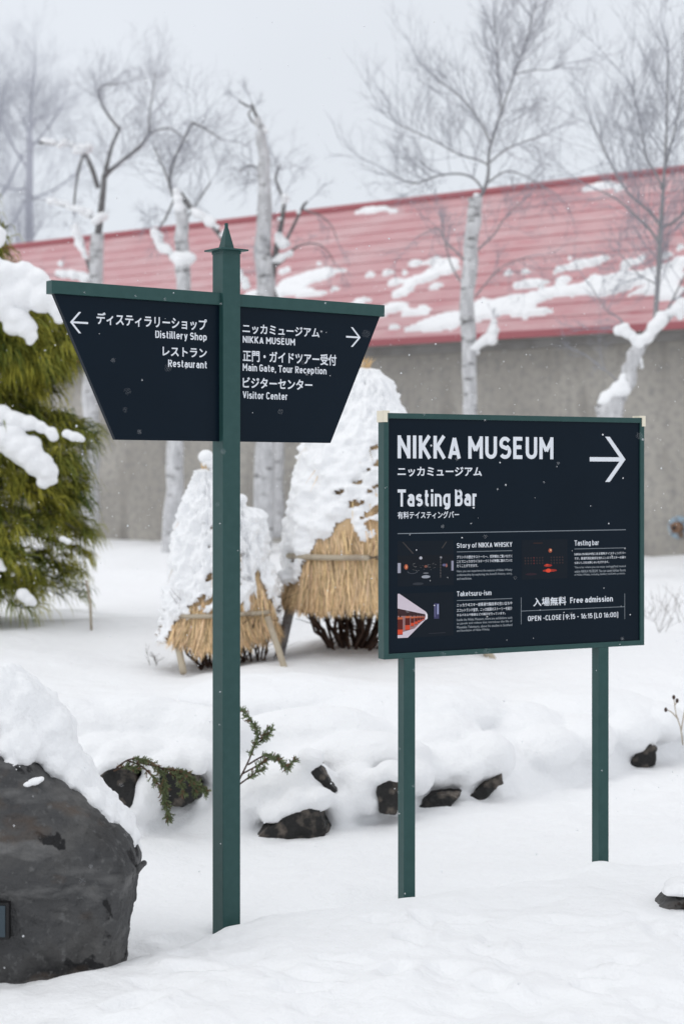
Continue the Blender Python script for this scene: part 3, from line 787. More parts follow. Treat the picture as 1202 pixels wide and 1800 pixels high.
# local frame: x along the wall (away to the left), y = outward (towards the camera) negative of BN
def blocal(p):
    d = np.asarray(p[:2]) - W0
    ax = BD; ay = np.array((-BD[1], BD[0]))
    return np.array((d @ ax, d @ ay, p[2]))
YS = 1.0 if (np.array((-BD[1], BD[0])) @ BN) > 0 else -1.0         # sign of the inward local y
XA, XB = -14.0, 22.0
ZE, ZR, DEPTH = 3.70, 6.70, 4.0
def by(a, b):
    return (min(a * YS, b * YS), max(a * YS, b * YS))
mb = MB()
y0, y1 = by(0.0, 0.25); mb.box(XA, XB, y0, y1, -0.4, ZE + .05)
wall = mb.build('wall', M['concrete'], bld)
mb = MB(); y0, y1 = by(2 * DEPTH - .25, 2 * DEPTH); mb.box(XA, XB, y0, y1, -.4, ZE + .05); mb.build('wall', M['concrete'], bld)
for xg in (XA + .01, XB - .26):
    mb = MB()
    poly = [(.26, -.4), (2 * DEPTH - .26, -.4), (2 * DEPTH - .26, ZE - .02), (DEPTH, ZR - .22), (.26, ZE - .02)]
    v = [(xg, y * YS, z) for y, z in poly] + [(xg + .25, y * YS, z) for y, z in poly]
    n = len(poly)
    mb.add(v, [tuple(range(n)), tuple(range(2 * n - 1, n - 1, -1))] + [(i, i + n, (i + 1) % n + n, (i + 1) % n) for i in range(n)])
    mb.build('gable_wall', M['concrete'], bld)
# eave: boxed soffit board under the roof edge
mb = MB(); y0, y1 = by(-.40, -.003); mb.box(XA - .2, XB + .2, y0, y1, ZE - .05, ZE + .04)
mb.build('eave_board', M['eave'], bld)
mb = MB(); y0, y1 = by(-.12, -.003); mb.box(XA, XB, y0, y1, ZE - .17, ZE - .052)
mb.build('cornice', M['eave'], bld)
EY, EZ = -.46, ZE + .03
SL = (ZR - EZ) / (DEPTH - EY)
NC = 13
def roof_pt(x, v, lift=0.0):
    """v 0 at the eave edge, 1 at the ridge; lift along the roof normal"""
    ln = math.hypot(1, SL)
    y = EY + v * (DEPTH - EY); z = EZ + v * (ZR - EZ)
    return (x, (y - lift * SL / ln) * YS, z + lift / ln)
roof = None
mb = MB()
for k in range(NC):
    v0, v1 = k / NC, (k + 1) / NC + .004
    lo, hi = 0.019, 0.003
    a = [roof_pt(XA - .25, v0, lo), roof_pt(XB + .25, v0, lo), roof_pt(XB + .25, v1, hi), roof_pt(XA - .25, v1, hi),
         roof_pt(XA - .25, v0, -.01), roof_pt(XB + .25, v0, -.01)]
    mb.add(a, [(0, 1, 2, 3), (0, 4, 5, 1)])
# back slope
pb = [(XA - .25, DEPTH * YS, ZR), (XB + .25, DEPTH * YS, ZR), (XB + .25, (2 * DEPTH - EY) * YS, EZ), (XA - .25, (2 * DEPTH - EY) * YS, EZ)]
mb.add(pb, [(0, 1, 2, 3)])
roof = mb.build('roof', M['roof'], bld)
mb = MB()
mb.tube([(XA - .3, DEPTH * YS, ZR + .03), (XB + .3, DEPTH * YS, ZR + .03)], .075, 8); mb.build('ridge_cap', M['roof_edge'], roof)
mb = MB(); y0, y1 = by(EY - .03, EY + .0); mb.box(XA - .28, XB + .28, y0, y1, EZ - .075, EZ + .03); mb.build('fascia', M['roof_edge'], roof)

def roof_uv(px, py):
    """photo pixel -> (x, v) on the front slope"""
    d = np.array(((px - CX) / FPX, 1.0, (CY - py) / FPX))
    a = np.array((0, 0, HCAM))
    # plane through eave line, spanned by BD and slope
    e0 = np.array((*(W0 + BN * EY), EZ)); s_ = np.array((*(BN * (DEPTH - EY)), ZR - EZ)); bd = np.array((*BD, 0))
    n = np.cross(bd, s_)
    k = (e0 - a) @ n / (d @ n)
    q = a + d * k - e0
    v = (q @ s_ - (q @ bd) * (bd @ s_)) / (s_ @ s_)
    return q @ bd, v

# snow lying in streaks on the roof
SN = [  # px, py, half width px, half height px
    (545, 490, 45, 8), (510, 500, 28, 8), (570, 480, 40, 6), (500, 515, 40, 10), (540, 520, 35, 9), (500, 480, 15, 7), (590, 508, 12, 4), (560, 466, 7, 4),
    (652, 485, 11, 6), (680, 482, 14, 6), (695, 498, 16, 7), (713, 482, 10, 6), (730, 465, 14, 6), (745, 490, 34, 13), (770, 480, 26, 14), (790, 462, 24, 8), (765, 462, 15, 6), (700, 520, 16, 8), (720, 510, 20, 6), (765, 505, 16, 6),
    (690, 545, 28, 11), (745, 545, 16, 6), (725, 552, 30, 7), (770, 572, 45, 14), (700, 576, 20, 5), (730, 580, 30, 6), (795, 562, 40, 10), (760, 598, 6, 5),
    (845, 470, 5, 5), (872, 480, 4, 4), (872, 503, 5, 4), (896, 480, 12, 6), (925, 480, 14, 7), (935, 500, 32, 12), (980, 478, 12, 8), (990, 495, 18, 8), (1003, 456, 6, 4),
    (960, 520, 55, 14), (900, 530, 60, 12), (1010, 515, 50, 12), (880, 545, 70, 12), (930, 552, 50, 7), (850, 560, 40, 12), (1030, 466, 30, 8), (1065, 458, 14, 6), (1045, 490, 20, 7),
    (1080, 500, 60, 18), (1120, 490, 50, 18), (1160, 485, 50, 20), (1190, 470, 25, 18), (1130, 455, 10, 6), (1170, 452, 12, 6), (1100, 465, 16, 8), (1195, 438, 10, 5), (1180, 520, 30, 14), (1190, 540, 14, 10), (1060, 515, 60, 8), (1150, 512, 50, 10),
    (835, 540, 20, 14), (650, 372, 30, 4), (670, 370, 30, 3), (1055, 330, 32, 5), (700, 372, 20, 3), (1085, 335, 12, 4), (620, 540, 18, 6), (640, 530, 16, 5), (455, 500, 30, 8), (445, 520, 20, 9), (380, 480, 14, 6),
]
gx = np.arange(-3.0, 9.0, 0.045); gv = np.arange(0.03, 1.0, 0.011)
GX, GV = np.meshgrid(gx, gv)
F = np.full(GX.shape, -1.0)
for (px, py, hw, hh) in SN:
    u0, v0 = roof_uv(px, py); u1, _ = roof_uv(px + hw, py - hw * .085); _, v2 = roof_uv(px, py - hh)
    su, sv = abs(u1 - u0) + 1e-3, abs(v2 - v0) + 1e-3
    F = np.maximum(F, 1 - np.sqrt(((GX - u0) / su) ** 2 + ((GV - v0) / sv) ** 2))
slope_len = math.hypot(DEPTH - EY, ZR - EZ)
F = F + 0.42 * fbm(GX * 2.6 + GV * slope_len * 2.2, GV * slope_len * 5.0, 3.0, 5) + .06
Tk = np.where(F > 0, 0.065 * np.sqrt(np.clip(F, 0, .8)) + .022, 0.0)
mb = MB()
ny, nx = GX.shape
vid = -np.ones((ny, nx), int); verts = []
occ = F > 0
quads = occ[:-1, :-1] & occ[1:, :-1] & occ[:-1, 1:] & occ[1:, 1:]
used = np.zeros_like(occ)
used[:-1, :-1] |= quads; used[1:, :-1] |= quads; used[:-1, 1:] |= quads; used[1:, 1:] |= quads
inner = np.zeros_like(occ)
inner[1:-1, 1:-1] = quads[:-1, :-1] & quads[1:, :-1] & quads[:-1, 1:] & quads[1:, 1:]
for j in range(ny):
    for i in range(nx):
        if used[j, i]:
            vid[j, i] = len(verts)
            verts.append(roof_pt(GX[j, i], GV[j, i], Tk[j, i] if inner[j, i] else 0.005))
fs = [(vid[j, i], vid[j, i + 1], vid[j + 1, i + 1], vid[j + 1, i]) for j in range(ny - 1) for i in range(nx - 1) if quads[j, i]]
mb.add(verts, fs)
o = mb.build('roof_snow', M['snow_far'], None, True)
o.location = bld.location; o.rotation_euler = bld.rotation_euler
tag(o, kind='stuff')

# rusty pipe end on a blue flange, on the wall at the right edge
u_, w_ = None, None
q = P(1194, 927, 24.05)
ql = blocal(q)
vt = empty('wall_pipe', (*(W0 + BD * ql[0] - BN * 0.0), q[2]), math.atan2(BD[1], BD[0]))
tag(vt, 'rusty pipe end with a blue flange on the grey wall at the right edge', 'pipe')
mb = MB(); mb.tube([(0, -.002 * YS, 0), (0, -.03 * YS, 0)], .16, 24); mb.build('flange', M['blue_plate'], vt)
mb = MB(); mb.tube([(0, -.03 * YS, 0), (0, -.11 * YS, 0), (0, -.16 * YS, 0)], (.085, .08, .062), 18)
rp_ = mb.build('pipe_end', M['rust'], vt, True)
mb = MB(); mb.tube([(0, -.161 * YS, 0), (0, -.175 * YS, 0)], .03, 10); mb.build('plug', M['black'], rp_)
for k in range(6):
    a = k * math.pi / 3 + .3
    mb = MB(); mb.tube([(.125 * math.cos(a), -.03 * YS, .125 * math.sin(a)), (.125 * math.cos(a), -.05 * YS, .125 * math.sin(a))], .014, 6); mb.build('bolt', M['rust'], vt)

# ------------------------------------------------------------------ bare trees
def unit(v):
    return v / (np.linalg.norm(v) + 1e-9)

def grow(mb, p, d, ln, r, level, rng, up=0.25, droop=0.0, spread=0.8, kids=5):
    n = 4 if level > 0 else 3
    pts = [p]; dd = unit(d)
    for i in range(n):
        dd = unit(dd + rng.normal(0, 0.16, 3) + np.array((0, 0, up * .25 - droop * .25 * (i + 1) / n)))
        pts.append(pts[-1] + dd * ln / n)
    rr = np.linspace(r, max(r * .45, .0008), n + 1)
    mb.tube(pts, rr, 4 if level > 1 else 3, cap=False)
    if level <= 0:
        return
    for k in range(kids):
        f = rng.uniform(.25, 1.0)
        i = min(int(f * n), n - 1)
        q = pts[i] + (pts[i + 1] - pts[i]) * (f * n - i)
        ax = unit(pts[i + 1] - pts[i])
        sd_ = unit(np.cross(ax, rng.normal(0, 1, 3)))
        nd = unit(ax * rng.uniform(.6, 1.0) + sd_ * spread * rng.uniform(.5, 1.1))
        grow(mb, q, nd, ln * rng.uniform(.42, .68), r * .55, level - 1, rng, up, droop, spread, max(2, kids - 1))

def smooth_path(pts, rad, k=3):
    """Catmull-Rom through pts"""
    pts = np.asarray(pts, float); rad = np.asarray(rad, float)
    if len(pts) < 3:
        t = np.linspace(0, 1, 4)[:, None]
        return pts[0] + (pts[-1] - pts[0]) * t, rad[0] + (rad[-1] - rad[0]) * t[:, 0]
    q, rr = [], []
    n = len(pts)
    for i in range(n - 1):
        p0, p1, p2, p3 = pts[max(i - 1, 0)], pts[i], pts[i + 1], pts[min(i + 2, n - 1)]
        for j in range(k):
            t = j / k
            q.append(.5 * ((2 * p1) + (p2 - p0) * t + (2 * p0 - 5 * p1 + 4 * p2 - p3) * t * t + (3 * p1 - p0 - 3 * p2 + p3) * t ** 3))
            rr.append(rad[i] + (rad[i + 1] - rad[i]) * t)
    q.append(pts[-1]); rr.append(rad[-1])
    return np.array(q), np.array(rr)

def build_tree(name, label, D, trunk, limbs, seed, twig=1.0, snow=(), trunk_mat='bark', limb_mat='dark_bark', twig_mat='twig', group=None, stubs=(), lk=0.62, tl=0.62):
    """trunk / limbs: lists of (px, py, radius px[, depth offset]) at distance D; limbs = (points, twig density, length, up, droop)"""
    rng = np.random.default_rng(seed)
    s = D / FPX
    def path(pp, wob):
        pts, rad = [], []
        for i, a in enumerate(pp):
            dz = a[3] if len(a) > 3 else wob * i / max(1, len(pp) - 1)
            pts.append(P(a[0], a[1], D + dz)); rad.append(a[2] * s)
        return smooth_path(pts, rad)
    base = P(trunk[0][0], trunk[0][1], D)
    root = empty(name, tuple(base))
    tag(root, label, 'tree', group)
    def loc(m):
        for a in m.v:
            a -= base
        return m
    tp, tr = path(trunk, 0.0)
    m = MB()
    tp = tp + 0.012 * rng.normal(0, 1, tp.shape) * (np.arange(len(tp)) > 0)[:, None]
    m.tube(tp, tr * (1 + .06 * rng.normal(0, 1, len(tr))), 12)
    for (px, py, r) in stubs:
        m.ball(P(px, py, D - r * s * .5), r * s, seg=(8, 6))
    loc(m).build('trunk', M[trunk_mat], root, True)
    lm, tw = MB(), MB()
    for (pp, dens, ln, up, droop) in limbs:
        wob = 0.0 if dens <= .5 else rng.uniform(-.2, 1.3)
        lp_, lr = path(pp, wob)
        lm.tube(lp_, lr * lk, 7)
        cum = np.concatenate([[0], np.cumsum(np.linalg.norm(np.diff(lp_, axis=0), axis=1))])
        nt_ = int(dens * twig * max(2, cum[-1] * 11))
        ln = ln * tl
        for k in range(nt_):
            f = rng.uniform(.15, 1.0) * cum[-1]
            i = min(np.searchsorted(cum, f) - 1, len(lp_) - 2); i = max(i, 0)
            q = lp_[i] + (lp_[i + 1] - lp_[i]) * (f - cum[i]) / (cum[i + 1] - cum[i] + 1e-9)
            ax = unit(lp_[i + 1] - lp_[i])
            sdv = unit(np.cross(ax, rng.normal(0, 1, 3)))
            grow(tw, q, ax * rng.uniform(.3, .9) + sdv * rng.uniform(.5, 1.0) + np.array((0, 0, up * .5)), ln * rng.uniform(.55, 1.15), min(.0042, lr[i] * .25 + .0012), 2, rng, up, droop, .75, 5)
        # leader at the tip
        grow(tw, lp_[-1], lp_[-1] - lp_[-2], ln * 1.1, min(.006, lr[-1]), 2, rng, up, droop, .7, 6)
    if lm.v:
        loc(lm).build('limbs', M[limb_mat], root, True)
    if tw.v:
        loc(tw).build('crown', M[twig_mat], root, True)
    if snow:
        for pp in snow:
            sm_ = MB()
            pts, rad = [], []
            for a in pp:
                pts.append(P(a[0], a[1], D - .03)); rad.append(a[2] * s)
            if len(pts) > 1:
                q, r_ = smooth_path(pts, rad, 4)
            else:
                q, r_ = np.array(pts), np.array(rad)
            q = q + 0.02 * rng.normal(0, 1, q.shape)
            for a, b in zip(q, r_):
                sm_.ball(a, (b * rng.uniform(.95, 1.25), b * 1.2, b * rng.uniform(.8, 1.05)), seg=(10, 7))
            me_ = remeshed(sm_, .022, 4, .5)
            n_ = len(me_.vertices); co_ = np.empty(n_ * 3); me_.vertices.foreach_get("co", co_)
            me_.vertices.foreach_set("co", (co_.reshape(-1, 3) - base).ravel())
            link('snow_load', me_, M['snow_far'], root, True)
    return root

GT = 'bare pollarded trees in front of the red roofed building'
# left tree with two dark forks
build_tree('bare_tree', 'bare tree at left, pale trunk forking into two dark limbs above the roof', 28.0,
    [(157, 930, 17), (158, 800, 16), (160, 700, 15), (164, 560, 14), (169, 460, 13), (172, 410, 12)],
    [([(172, 412, 11), (176, 380, 10), (180, 345, 9), (183, 310, 8)], .3, .8, .2, .2),
     ([(183, 312, 8), (189, 285, 6), (197, 255, 5), (210, 226, 4)], .8, 1.1, .3, .2),
     ([(210, 226, 4), (198, 212, 4), (182, 188, 3.5), (174, 165, 3), (182, 150, 2.5), (206, 146, 2)], 1.3, 1.2, .4, .3),
     ([(183, 312, 7), (195, 298, 6), (220, 278, 5), (248, 255, 4.5), (262, 233, 4)], 1.2, 1.2, .4, .3),
     ([(262, 233, 3), (264, 190, 2), (274, 130, 1.5)], 1.2, .9, .6, 0),
     ([(262, 233, 3), (300, 225, 2), (330, 250, 1.5)], 1.0, .9, .1, .5),
     ([(166, 385, 6), (148, 372, 6), (128, 365, 5), (85, 352, 4)], .4, .8, .3, .2),
     ([(172, 330, 7), (163, 300, 7), (152, 275, 7), (142, 263, 6), (125, 254, 5), (68, 250, 4)], .5, 1.0, .6, .1),
     ([(146, 272, 4), (138, 300, 4), (133, 330, 3.5), (130, 362, 3)], .3, .6, .2, .3),
     ([(160, 482, 6), (152, 455, 5), (142, 432, 5), (131, 402, 4)], .3, .6, .2, .2),
     ([(160, 495, 6), (130, 486, 6), (100, 484, 5)], .2, .5, .1, .4)],
    21, 1.0,
    snow=[[(130, 254, 4), (105, 249, 6), (75, 248, 5)], [(133, 262, 5), (146, 262, 10), (156, 256, 6)], [(125, 364, 4), (145, 370, 8), (160, 376, 6)], [(120, 361, 5), (95, 354, 6), (85, 350, 4)],
          [(155, 490, 9), (130, 482, 9), (103, 478, 7)], [(168, 385, 9), (180, 380, 10)], [(135, 400, 6), (134, 412, 8), (142, 432, 6), (152, 450, 5)], [(105, 463, 6)]], group=GT)
# second, leaning
build_tree('bare_tree', 'bare tree with a broken snow capped top left of the green finial', 24.5,
    [(299, 985, 17), (303, 900, 16), (310, 770, 15), (319, 560, 13), (321, 470, 12.5), (318, 400, 11), (317, 362, 10)],
    [([(316, 372, 6), (305, 345, 5), (298, 320, 4.5), (304, 285, 4), (318, 255, 3.5), (338, 215, 3)], 1.2, 1.2, .4, .3),
     ([(338, 215, 3), (360, 225, 2), (390, 245, 1.5)], 1.2, .9, .1, .6),
     ([(298, 322, 3), (285, 290, 2.5), (270, 255, 2)], 1.2, 1.0, .3, .2),
     ([(317, 340, 8), (328, 355, 8), (345, 375, 8), (370, 392, 8), (392, 420, 7), (405, 440, 6)], .2, .6, .2, .3),
     ([(306, 350, 3), (290, 385, 3), (276, 405, 2)], .8, .8, .0, .4),
     ([(322, 458, 9), (305, 450, 8), (288, 435, 8), (272, 412, 7)], .3, .6, .2, .3),
     ([(318, 400, 3), (350, 350, 2.5), (370, 320, 2)], .8, .8, .4, .3)],
    22, 1.0,
    snow=[[(318, 364, 9), (311, 352, 7), (314, 338, 6)], [(340, 372, 7), (356, 381, 9), (372, 390, 9)], [(383, 402, 5), (398, 424, 5)], [(308, 452, 10), (325, 456, 14), (338, 452, 7)], [(270, 412, 7), (283, 428, 8), (297, 441, 8)], [(432, 500, 9), (425, 478, 7)]], group=GT)
# third, tall, with the hook
build_tree('bare_tree', 'tall bare snag with a hooked broken top right of the green finial', 25.0,
    [(460, 982, 20), (463, 900, 19), (467, 760, 18), (469, 560, 17), (464, 470, 15), (463, 380, 13), (465, 300, 11), (459, 240, 9), (453, 205, 6)],
    [([(453, 208, 6), (447, 195, 4.5), (443, 182, 4)], .0, .4, .1, .2), ([(444, 188, 3.5), (432, 184, 3), (420, 176, 3)], .0, .3, .1, .2),
     ([(454, 222, 4), (443, 212, 3), (437, 198, 2.5), (445, 190, 2.5)], .0, .3, .1, .2),
     ([(475, 555, 12), (478, 490, 10), (485, 440, 9), (494, 395, 7.5), (500, 352, 6)], .3, .8, .3, .4),
     ([(500, 354, 4), (490, 330, 3.5), (484, 310, 3), (492, 290, 2.5)], 1.2, 1.1, .3, .8),
     ([(485, 465, 8), (500, 452, 7), (512, 440, 4), (530, 430, 2.5), (556, 428, 2), (575, 440, 1.6), (588, 462, 1.3)], .5, .5, .0, .6),
     ([(500, 428, 5), (514, 400, 4.5), (526, 375, 4), (534, 360, 4.5), (540, 354, 3)], .1, .5, .3, .2),
     ([(530, 366, 3), (545, 372, 2.5), (563, 378, 2), (582, 395, 1.5), (592, 420, 1.2)], .4, .5, .1, .6),
     ([(462, 300, 3), (440, 290, 2), (420, 300, 1.5)], 1.0, .7, .1, .8)],
    23, 1.0,
    snow=[[(465, 228, 6)], [(463, 254, 5)], [(500, 345, 7), (498, 352, 5)], [(485, 418, 7), (495, 425, 9), (505, 430, 7)], [(482, 458, 6), (500, 450, 7), (512, 445, 5)], [(490, 385, 5)], [(524, 370, 5)]], group=GT)
build_tree('bare_tree', 'slim pale trunk standing close behind the tall hooked snag', 27.4,
    [(490, 945, 10), (490, 850, 10), (491, 700, 9), (493, 560, 8)], [([(493, 562, 6), (488, 530, 5), (480, 505, 4)], .4, .8, .2, .3)], 24, 1.0, group=GT)
# fourth: wide crown over the board
build_tree('bare_tree', 'wide crowned bare tree whose thick trunk rises behind the navy board', 23.0,
    [(822, 960, 15), (823, 800, 14), (825, 650, 13.5), (822, 540, 14), (826, 460, 14), (831, 390, 13), (836, 348, 12)],
    [([(838, 350, 8), (850, 335, 7), (858, 305, 6), (859, 270, 5), (868, 235, 4.5), (880, 200, 4), (900, 140, 3), (925, 70, 2.2), (940, 10, 1.6)], 1.5, 1.3, .5, .0),
     ([(850, 336, 5), (835, 315, 4.5), (810, 305, 4), (770, 308, 3.5), (725, 322, 3), (680, 300, 2)], 1.4, 1.2, .5, .1),
     ([(859, 290, 4), (840, 280, 3.5), (805, 270, 3), (760, 245, 2.5), (700, 218, 2)], 1.5, 1.2, .5, .1),
     ([(862, 250, 4), (845, 215, 3), (815, 175, 2.5), (770, 140, 2)], 1.5, 1.2, .5, .0),
     ([(882, 195, 3), (876, 140, 2.5), (874, 80, 2), (868, 30, 1.5)], 1.5, 1.1, .5, .0),
     ([(905, 130, 2.5), (935, 122, 2), (965, 122, 1.8), (990, 112, 1.5)], 1.2, .9, .4, .1),
     ([(860, 285, 4), (890, 262, 3), (930, 245, 2.2), (965, 235, 1.8)], 1.4, 1.1, .3, .3),
     ([(858, 320, 4), (890, 300, 3), (925, 310, 2.2), (960, 330, 1.8)], 1.1, 1.0, .1, .6),
     ([(826, 470, 4), (800, 440, 3.5), (782, 425, 3), (770, 400, 2.2), (735, 415, 1.6)], .9, .9, .2, .2),
     ([(822, 510, 4), (800, 480, 3.5), (785, 440, 2.5), (775, 380, 2)], .7, .8, .3, .1),
     ([(838, 440, 4), (868, 412, 3), (885, 385, 2.6), (915, 355, 2)], .9, .9, .3, .2),
     ([(836, 520, 3), (880, 470, 2.2), (930, 450, 1.6)], .7, .9, .1, .4),
     ([(828, 592, 6), (838, 604, 7), (852, 600, 7), (866, 585, 6), (868, 570, 4)], .0, .3, .1, .2)],
    25, 1.05,
    snow=[[(833, 612, 8), (848, 600, 9), (862, 592, 9), (870, 580, 8), (866, 568, 6)], [(841, 620, 5)], [(838, 345, 6)]], limb_mat='grey_bark', lk=.5, group=GT)
# fifth: leaning pollard at the right
build_tree('bare_tree', 'leaning bare tree at the right rising from a cut snowy stump end behind the board', 20.0,
    [(1066, 980, 22), (1068, 860, 22), (1070, 760, 22), (1072, 722, 23), (1082, 700, 19), (1096, 678, 15), (1108, 650, 13), (1120, 615, 12), (1142, 585, 11), (1172, 555, 10), (1210, 530, 10), (1250, 490, 9)],
    [([(1126, 605, 7), (1112, 588, 7), (1095, 582, 6), (1078, 578, 5)], .3, .7, .3, .2),
     ([(1150, 580, 8), (1153, 540, 8), (1157, 480, 8), (1160, 420, 8), (1163, 370, 7), (1167, 310, 5), (1171, 240, 3.5), (1173, 150, 2.5), (1174, 90, 1.8)], 1.5, 1.2, .6, .0),
     ([(1160, 430, 5), (1140, 400, 4.5), (1110, 372, 4), (1085, 350, 3), (1055, 335, 2.5)], 1.0, 1.0, .3, .1),
     ([(1160, 395, 5), (1140, 370, 4.5), (1110, 345, 4), (1088, 315, 3.5), (1070, 280, 3), (1040, 215, 2)], 1.4, 1.2, .5, .0),
     ([(1165, 330, 4), (1150, 300, 3.5), (1135, 275, 3.5), (1128, 230, 2.5), (1110, 150, 2)], 1.5, 1.2, .6, .0),
     ([(1168, 300, 4), (1178, 258, 3.5), (1190, 210, 2.5), (1200, 140, 2)], 1.5, 1.2, .5, .0),
     ([(1163, 400, 5), (1190, 385, 4), (1225, 350, 3), (1260, 280, 2)], 1.3, 1.2, .5, .1),
     ([(1168, 555, 4), (1185, 520, 3), (1205, 480, 2.5), (1230, 430, 2)], .9, .9, .3, .2),
     ([(1110, 590, 3), (1090, 560, 2.5), (1066, 545, 2), (1040, 505, 1.5)], .8, .8, .2, .1),
     ([(1095, 680, 3), (1075, 660, 2.5), (1050, 640, 1.6)], .5, .6, .2, .2),
     ([(1157, 500, 3), (1120, 480, 2), (1085, 440, 1.6)], .9, .9, .2, .2)],
    26, 1.05,
    snow=[[(1058, 706, 8), (1070, 698, 12), (1085, 688, 13), (1098, 672, 10), (1100, 660, 5)], [(1085, 578, 8), (1098, 580, 9), (1112, 586, 8)], [(1110, 598, 7), (1125, 600, 9), (1140, 590, 11), (1155, 568, 12), (1163, 560, 9)], [(1117, 615, 6), (1126, 640, 5)], [(1175, 552, 7), (1195, 538, 10), (1202, 530, 8)], [(1150, 572, 9), (1156, 566, 9)], [(1195, 548, 12), (1192, 560, 6)]], limb_mat='grey_bark', lk=.55, group=GT)
# faint trees beyond the building
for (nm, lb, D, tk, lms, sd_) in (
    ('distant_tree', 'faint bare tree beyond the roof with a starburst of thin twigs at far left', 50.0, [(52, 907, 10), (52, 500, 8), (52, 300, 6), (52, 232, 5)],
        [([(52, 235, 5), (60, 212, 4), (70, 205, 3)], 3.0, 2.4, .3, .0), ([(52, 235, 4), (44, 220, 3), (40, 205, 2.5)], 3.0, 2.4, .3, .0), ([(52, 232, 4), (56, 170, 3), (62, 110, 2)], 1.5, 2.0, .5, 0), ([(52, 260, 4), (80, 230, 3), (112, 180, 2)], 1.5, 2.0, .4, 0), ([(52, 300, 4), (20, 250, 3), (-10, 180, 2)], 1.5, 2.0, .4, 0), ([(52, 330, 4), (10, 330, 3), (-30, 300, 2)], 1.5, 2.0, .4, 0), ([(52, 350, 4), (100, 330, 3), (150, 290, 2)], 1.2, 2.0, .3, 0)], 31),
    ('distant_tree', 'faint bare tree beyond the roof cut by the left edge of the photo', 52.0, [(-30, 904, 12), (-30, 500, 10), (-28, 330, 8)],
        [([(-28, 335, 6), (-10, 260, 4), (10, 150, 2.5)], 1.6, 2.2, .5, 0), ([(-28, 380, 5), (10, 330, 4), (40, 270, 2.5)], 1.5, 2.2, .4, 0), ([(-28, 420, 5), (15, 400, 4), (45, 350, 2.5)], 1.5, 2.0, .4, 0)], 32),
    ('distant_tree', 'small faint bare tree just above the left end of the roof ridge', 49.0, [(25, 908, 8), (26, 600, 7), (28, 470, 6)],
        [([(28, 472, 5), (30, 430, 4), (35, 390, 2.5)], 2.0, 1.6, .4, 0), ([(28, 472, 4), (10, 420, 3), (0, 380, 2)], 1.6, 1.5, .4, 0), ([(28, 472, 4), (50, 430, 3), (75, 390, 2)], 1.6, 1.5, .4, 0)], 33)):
    build_tree(nm, lb, D, tk, lms, sd_, 1.0, trunk_mat='far_twig', limb_mat='far_twig', twig_mat='far_twig', group='faint trees beyond the building')

